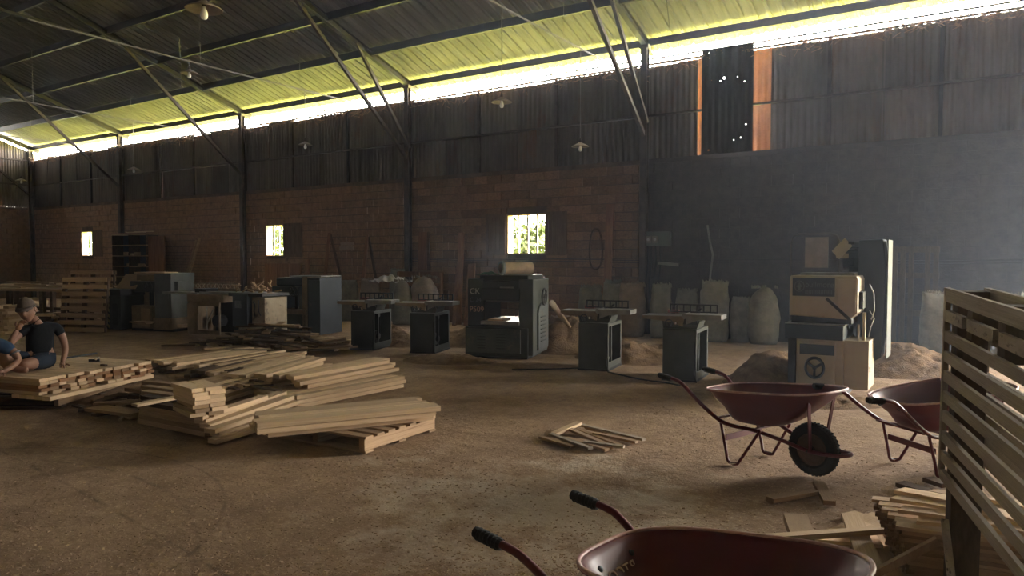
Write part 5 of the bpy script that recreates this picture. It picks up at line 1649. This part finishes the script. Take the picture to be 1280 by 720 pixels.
def hand(par, wrist, dirv, upv, curl, side, label=None, scale=1.0):
    """palm plus five separately skinned fingers"""
    W_, D, U = Vector(wrist), Vector(dirv).normalized(), Vector(upv).normalized()
    S_ = D.cross(U).normalized() * side
    s = scale
    palm = MB()
    V, E = join_chains([[(*(W_ - D * .02), .026 * s), (*(W_ + D * .03 * s), (.034 * s)), (*(W_ + D * .075 * s), .034 * s)]])
    pm = skin_mesh('palm', M['skin'], par, V, E, 0, 1)
    for i, (o, L_) in enumerate(((-.027, .068), (-.009, .078), (.009, .074), (.026, .058))):
        b0 = W_ + D * .07 * s + S_ * o * s
        p1 = b0 + (D * math.cos(curl * .4) - U * math.sin(curl * .4)) * L_ * .45 * s
        p2 = p1 + (D * math.cos(curl) - U * math.sin(curl)) * L_ * .32 * s
        p3 = p2 + (D * math.cos(curl * 1.5) - U * math.sin(curl * 1.5)) * L_ * .25 * s
        V, E = join_chains([[(*b0, .0095 * s), (*p1, .0088 * s), (*p2, .008 * s), (*p3, .0068 * s)]])
        skin_mesh('finger', M['skin'], par, V, E, 0, 1)
    b0 = W_ + D * .03 * s - S_ * .03 * s
    V, E = join_chains([[(*b0, .013 * s), (*(b0 + (D * .6 - S_ * .8) * .03 * s), .011 * s), (*(b0 + (D * .9 - S_ * .7 - U * .2) * .055 * s), .0085 * s)]])
    skin_mesh('thumb', M['skin'], par, V, E, 0, 1)
def head(par, c, yaw, pitch, roll, cap=True):
    """head centred at c; local -y is the face"""
    h = bpy.data.objects.new('head', None)
    h.location = c
    h.rotation_euler = (pitch, roll, yaw)
    n, m_ = 32, 24
    vs, fs = [], []
    for j in range(m_ + 1):
        ph = PI * j / m_
        for i in range(n):
            th = 2 * PI * i / n
            x, y, z = math.sin(ph) * math.cos(th), math.sin(ph) * math.sin(th), math.cos(ph)
            X, Y, Z = x * .076, y * .096, z * .118
            if z < 0:                       # jaw narrows, chin forward
                X *= 1 - .32 * (-z) ** 1.4
                Y *= 1 - .22 * (-z) ** 1.4
                if y < 0: Y -= .014 * (-z)
                else: Y *= .86
            f = max(0, -y)
            # nose, brow, eye sockets, lips
            Y -= .026 * math.exp(-((X / .013) ** 2 + ((Z + .012) / .02) ** 2)) * (f > .3)
            Y -= .014 * math.exp(-((X / .010) ** 2 + ((Z - .012) / .028) ** 2)) * (f > .3)
            Y -= .006 * math.exp(-(((Z - .036) / .010) ** 2)) * (f > .3)
            Y += .010 * math.exp(-(((abs(X) - .031) / .014) ** 2 + ((Z - .018) / .011) ** 2)) * (f > .3)
            Y -= .007 * math.exp(-((X / .022) ** 2 + ((Z + .050) / .009) ** 2)) * (f > .3)
            vs.append((X, Y, Z))
    for j in range(1, m_ - 1):
        for i in range(n):
            l = (i + 1) % n
            fs.append((j * n + i, (j + 1) * n + i, (j + 1) * n + l, j * n + l))
    fs.append(tuple(range(n, 2 * n)))
    fs.append(tuple(range((m_ - 1) * n, m_ * n))[::-1])
    me = MB().add(vs, fs).mesh('head', M['skin'], True)
    h2 = bpy.data.objects.new('head', me)
    bpy.data.objects.remove(h)
    h2.location, h2.rotation_euler = c, (pitch, roll, yaw)
    COL.objects.link(h2)
    h2.parent = par
    h2.scale = (1.1, 1.1, 1.1)
    for s in (-1, 1):
        MB().lathe([(.001, -.012), (.012, -.006), (.012, .006), (.001, .012)], 12, Matrix.Translation((s * .030, -.078, .018))).build('eye', M['black'], h2, smooth=True)
        MB().lathe([(.004, -.003), (.026, -.005), (.030, .002), (.022, .008), (.01, .004)], 14, Matrix.Translation((s * .076, .004, .0)) @ Matrix.Rotation(s * rad(80), 4, 'Y')).build('ear', M['skin'], h2, smooth=True)
    MB().bar((-.022, -.103, -.050), (.022, -.103, -.050), .006, .004).build('mouth', M['shutter'], h2)
    # hair under the cap
    hv = [(x * 1.05, y * 1.05 + .006, z * 1.04) for x, y, z in vs]
    keep = [f for f in fs if all(hv[i][2] > .02 - max(0, hv[i][1]) * 1.0 and (hv[i][1] > -.045 or hv[i][2] > .06) for i in f)]
    MB().add(hv, keep).build('hair', M['hair'], h2, smooth=True)
    if cap:
        cv = [(x * 1.12, y * 1.10 + .004, z * 1.12 + .004) for x, y, z in vs]
        keep = [f for f in fs if all(cv[i][2] > .048 for i in f)]
        cm = MB().add(cv, keep)
        o = cm.build('cap', M['cap'], h2, smooth=True)
        sm = o.modifiers.new('thick', 'SOLIDIFY'); sm.thickness = .004
        br, k = MB(), 12
        va, fa = [], []
        for i in range(k + 1):
            a = PI * (1.12 + .76 * i / k)
            ca, sa = math.cos(a), math.sin(a)
            va.append((.084 * ca, .098 * sa, .058))
            va.append((.085 * ca, .170 * sa - .004, .042 - .012 * abs(ca)))
        for i in range(k):
            fa.append((2 * i, 2 * i + 1, 2 * i + 3, 2 * i + 2))
        bo = br.add(va, fa).build('cap_brim', M['cap'], h2, smooth=True)
        sm = bo.modifiers.new('thick', 'SOLIDIFY'); sm.thickness = .005
        MB().lathe([(.001, .004), (.007, .003), (.008, -.001)], 10, Matrix.Translation((0, 0, .137))).build('cap_button', M['cap'], h2)
    return h2

ZS = .362
mp_ = G(47, 460, ZS)
MAN = thing('person', (mp_.x, mp_.y, ZS), rad(66), 'man in grey cap and black t-shirt sitting, hand on face', 'person')
# local: x image right, y away, z up
pel, ch, ns = (.03, .02, .10), (.035, .0, .40), (-.01, -.02, .53)
rs, re, rw_ = (.20, .0, .455), (.275, -.03, .21), (.235, -.12, .045)
ls, le, lw = (-.12, -.03, .445), (-.255, -.16, .30), (-.175, -.16, .46)
V, E = join_chains([
    [(*pel, (.135, .115)), (.03, .01, .22, (.125, .10)), (*ch, (.14, .105)), (.015, -.01, .475, (.09, .07)), (*ns, .05), (-.045, -.03, .60, .048)],
    [2, (.145, .0, .44, .06), (*rs, .052), (.25, -.015, .33, .044), (*re, .038), (.26, -.07, .13, .034), (*rw_, .024)],
    [2, (-.08, -.01, .44, .06), (*ls, .052), (-.19, -.09, .37, .044), (*le, .038), (-.215, -.165, .38, .034), (*lw, .024)],
    [0, (.09, -.06, .09, .085), (-.02, -.28, .095, .075), (-.12, -.40, .10, .060), (-.20, -.30, .07, .05), (-.26, -.12, .05, .036), (-.30, -.02, .045, .03)],
    [0, (-.08, -.05, .10, .085), (-.20, -.15, .15, .072), (-.33, -.27, .19, .060), (-.28, -.38, .10, .05), (-.16, -.46, .05, .036), (-.08, -.50, .045, .03)],
])
skin_mesh('body', M['skin'], MAN, V, E, 0, 2)
V, E = join_chains([
    [(.03, .02, .07, (.150, .13)), (.03, .01, .22, (.142, .118)), (*ch, (.156, .12)), (.015, -.01, .485, (.105, .086)), (-.012, -.022, .545, (.062, .058))],
    [2, (.145, .0, .445, .075), (.205, .0, .452, .068), (.245, -.015, .345, .062)],
    [2, (-.08, -.01, .445, .075), (-.125, -.03, .44, .068), (-.18, -.08, .385, .060)],
])
skin_mesh('t_shirt', M['tee'], MAN, V, E, 0, 2)
V, E = join_chains([
    [(.03, .02, .085, (.172, .15)), (.03, .01, .16, (.150, .135))],
    [0, (.09, -.06, .09, .10), (-.0, -.24, .098, .090), (-.075, -.345, .10, .078)],
    [0, (-.08, -.05, .10, .10), (-.19, -.14, .145, .088), (-.27, -.215, .17, .078)],
])
skin_mesh('shorts', M['shorts'], MAN, V, E, 0, 2)
head(MAN, (-.085, -.065, .66), rad(-18), rad(14), rad(-6))
hand(MAN, rw_, (.05, -.95, -.12), (0, -.15, 1), .25, 1)
hand(MAN, lw, (.45, -.05, .85), (-.5, .8, .3), 1.0, -1)
# second man, mostly outside the frame
mq = G(-30, 470, ZS)
M2 = thing('person', (mq.x, mq.y, ZS), rad(66), 'man in dark blue shirt at left edge, only arm showing', 'person')
V, E = join_chains([
    [(.0, .0, .10, (.14, .12)), (.0, .0, .22, (.13, .11)), (.03, -.02, .33, (.13, .11)), (.0, -.03, .42, .07), (-.05, -.05, .50, .05), (-.09, -.06, .56, .048)],
    [2, (.15, -.03, .33, .065), (.24, -.04, .31, .056), (.34, -.07, .24, .046), (.38, -.10, .15, .038), (.32, -.20, .10, .034), (.24, -.28, .06, .025)],
    [2, (-.14, -.03, .33, .065), (-.20, -.05, .29, .055), (-.26, -.10, .16, .045), (-.28, -.16, .08, .036), (-.24, -.25, .05, .03)],
    [0, (.08, -.08, .10, .09), (.10, -.30, .12, .075), (.08, -.50, .13, .06), (-.0, -.62, .10, .045), (-.10, -.70, .06, .035)],
    [0, (-.08, -.08, .10, .09), (-.22, -.26, .14, .075), (-.33, -.40, .16, .06), (-.26, -.52, .08, .045), (-.14, -.60, .05, .035)],
])
skin_mesh('body', M['skin'], M2, V, E, 0, 2)
V, E = join_chains([
    [(.0, .0, .07, (.155, .135)), (.0, .0, .22, (.147, .125)), (.03, -.02, .33, (.145, .125)), (.0, -.03, .41, .08)],
    [2, (.15, -.03, .335, .082), (.25, -.04, .31, .078), (.345, -.07, .235, .066)],
    [2, (-.14, -.03, .335, .08), (-.20, -.05, .29, .07), (-.24, -.09, .20, .06)],
])
skin_mesh('shirt', M['bluecloth'], M2, V, E, 0, 2)
V, E = join_chains([[(.34, -.068, .24, .069), (.355, -.078, .212, .067)]])
skin_mesh('sleeve_cuff', M['cuff'], M2, V, E, 0, 1)
V, E = join_chains([[(.0, .0, .09, (.16, .14)), (.0, .0, .14, (.15, .13))], [0, (.08, -.08, .10, .10), (.10, -.30, .12, .088), (.085, -.45, .13, .075)], [0, (-.08, -.08, .10, .10), (-.22, -.26, .14, .085), (-.30, -.36, .155, .075)]])
skin_mesh('shorts', M['shorts'], M2, V, E, 0, 2)
head(M2, (-.13, -.08, .64), rad(-30), rad(6), 0, cap=False)
hand(M2, (.24, -.28, .06), (-.5, -.8, -.2), (0, 0, 1), .6, 1)
hand(M2, (-.24, -.25, .05), (.6, -.6, 0), (0, 0, 1), .6, -1)

# ================================================================= WOOD CHIPS on the floor
ch_ = MB()
cnt = 0
while cnt < 6500:
    px_, py_ = R.uniform(-20, 1300), 720 - 330 * (R.random() ** 1.6)
    p = G(px_, py_)
    if p.y > WALL_Y - .3 or p.x > 2.5 or p.x < X_L + .3: continue
    dn = .35 + noise.noise(Vector((p.x * .7, p.y * .7, 7)))
    if R.random() > dn: continue
    cnt += 1
    a = R.uniform(0, PI)
    l, w2 = R.uniform(.002, .010), R.uniform(.0015, .004)
    d, n_ = Vector((math.cos(a), math.sin(a), R.uniform(-.15, .15))) * l, Vector((-math.sin(a), math.cos(a), R.uniform(-.3, .3))) * w2
    p.z = .006
    t_ = Vector((0, 0, .004))
    ch_.add([p - d - n_, p + d - n_, p + d + n_, p - d + n_, p - d - n_ + t_, p + d - n_ + t_, p + d + n_ + t_, p - d + n_ + t_], [(4, 5, 6, 7), (0, 1, 5, 4), (1, 2, 6, 5), (2, 3, 7, 6), (3, 0, 4, 7)])
tag(ch_.build('wood_chips', M['tan']), 'small wood chips strewn over the earth floor', 'wood chips', kind='stuff')
for i, pts_ in enumerate(([(760, 465), (800, 474), (830, 478), (850, 482)], [(885, 462), (905, 470), (925, 466), (945, 455)], [(640, 462), (700, 461), (725, 460)])):
    P3 = [G(x, y, .012) for x, y in pts_]
    tag(MB().tube(smooth_path(P3, 5), .010, 5).build('floor_cable', M['rubber']), ('black cable on the floor joining the two right jointers', 'black cable on the floor right of the rightmost jointer', 'black cable on floor before the thicknesser')[i], 'cable')

# ================================================================= HAZE added for the lens glare
zr_ = rz_(RIDGE_Y) + .35
hz = MB().prism([(BACK_Y - .1, -.08), (WALL_Y + .12, -.08), (WALL_Y + .12, rz_(WALL_Y) + .35), (RIDGE_Y, zr_), (BACK_Y - .1, zr_ - SLOPE * (RIDGE_Y - BACK_Y))], X_L - .1, X_R + .1,
                Matrix(((0, 0, 1, 0), (1, 0, 0, 0), (0, 1, 0, 0), (0, 0, 0, 1)))).build('haze', None)
hm = bpy.data.materials.new('glare_veil')
hm.use_nodes = True
hn = hm.node_tree
hn.nodes.remove(hn.nodes['Principled BSDF'])
vs_ = hn.nodes.new('ShaderNodeVolumeScatter')
vs_.inputs['Color'].default_value = (.70, .83, 1, 1)
vs_.inputs['Anisotropy'].default_value = .45
tc_ = hn.nodes.new('ShaderNodeTexCoord')
sx_ = hn.nodes.new('ShaderNodeSeparateXYZ')
hn.links.new(tc_.outputs['Object'], sx_.inputs[0])
def mrange(out, a, b_, c, d):
    n_ = hn.nodes.new('ShaderNodeMapRange')
    n_.interpolation_type = 'SMOOTHSTEP'
    for k_, v_ in zip(('From Min', 'From Max', 'To Min', 'To Max'), (a, b_, c, d)):
        n_.inputs[k_].default_value = v_
    hn.links.new(out, n_.inputs['Value'])
    return n_.outputs[0]
dx = mrange(sx_.outputs['X'], -14.0, 1.0, .0012, .0105)      # glare veil is densest by the gateway
dy = mrange(sx_.outputs['Y'], 4.0, 11.0, .12, 1.0)
mu = hn.nodes.new('ShaderNodeMath')
mu.operation = 'MULTIPLY'
hn.links.new(dx, mu.inputs[0])
hn.links.new(dy, mu.inputs[1])
hn.links.new(mu.outputs[0], vs_.inputs['Density'])
hn.links.new(vs_.outputs[0], hn.nodes['Material Output'].inputs['Volume'])
hz.data.materials.append(hm)
tag(hz, 'thin bluish haze added for lens glare before the long wall', 'haze', kind='stuff')
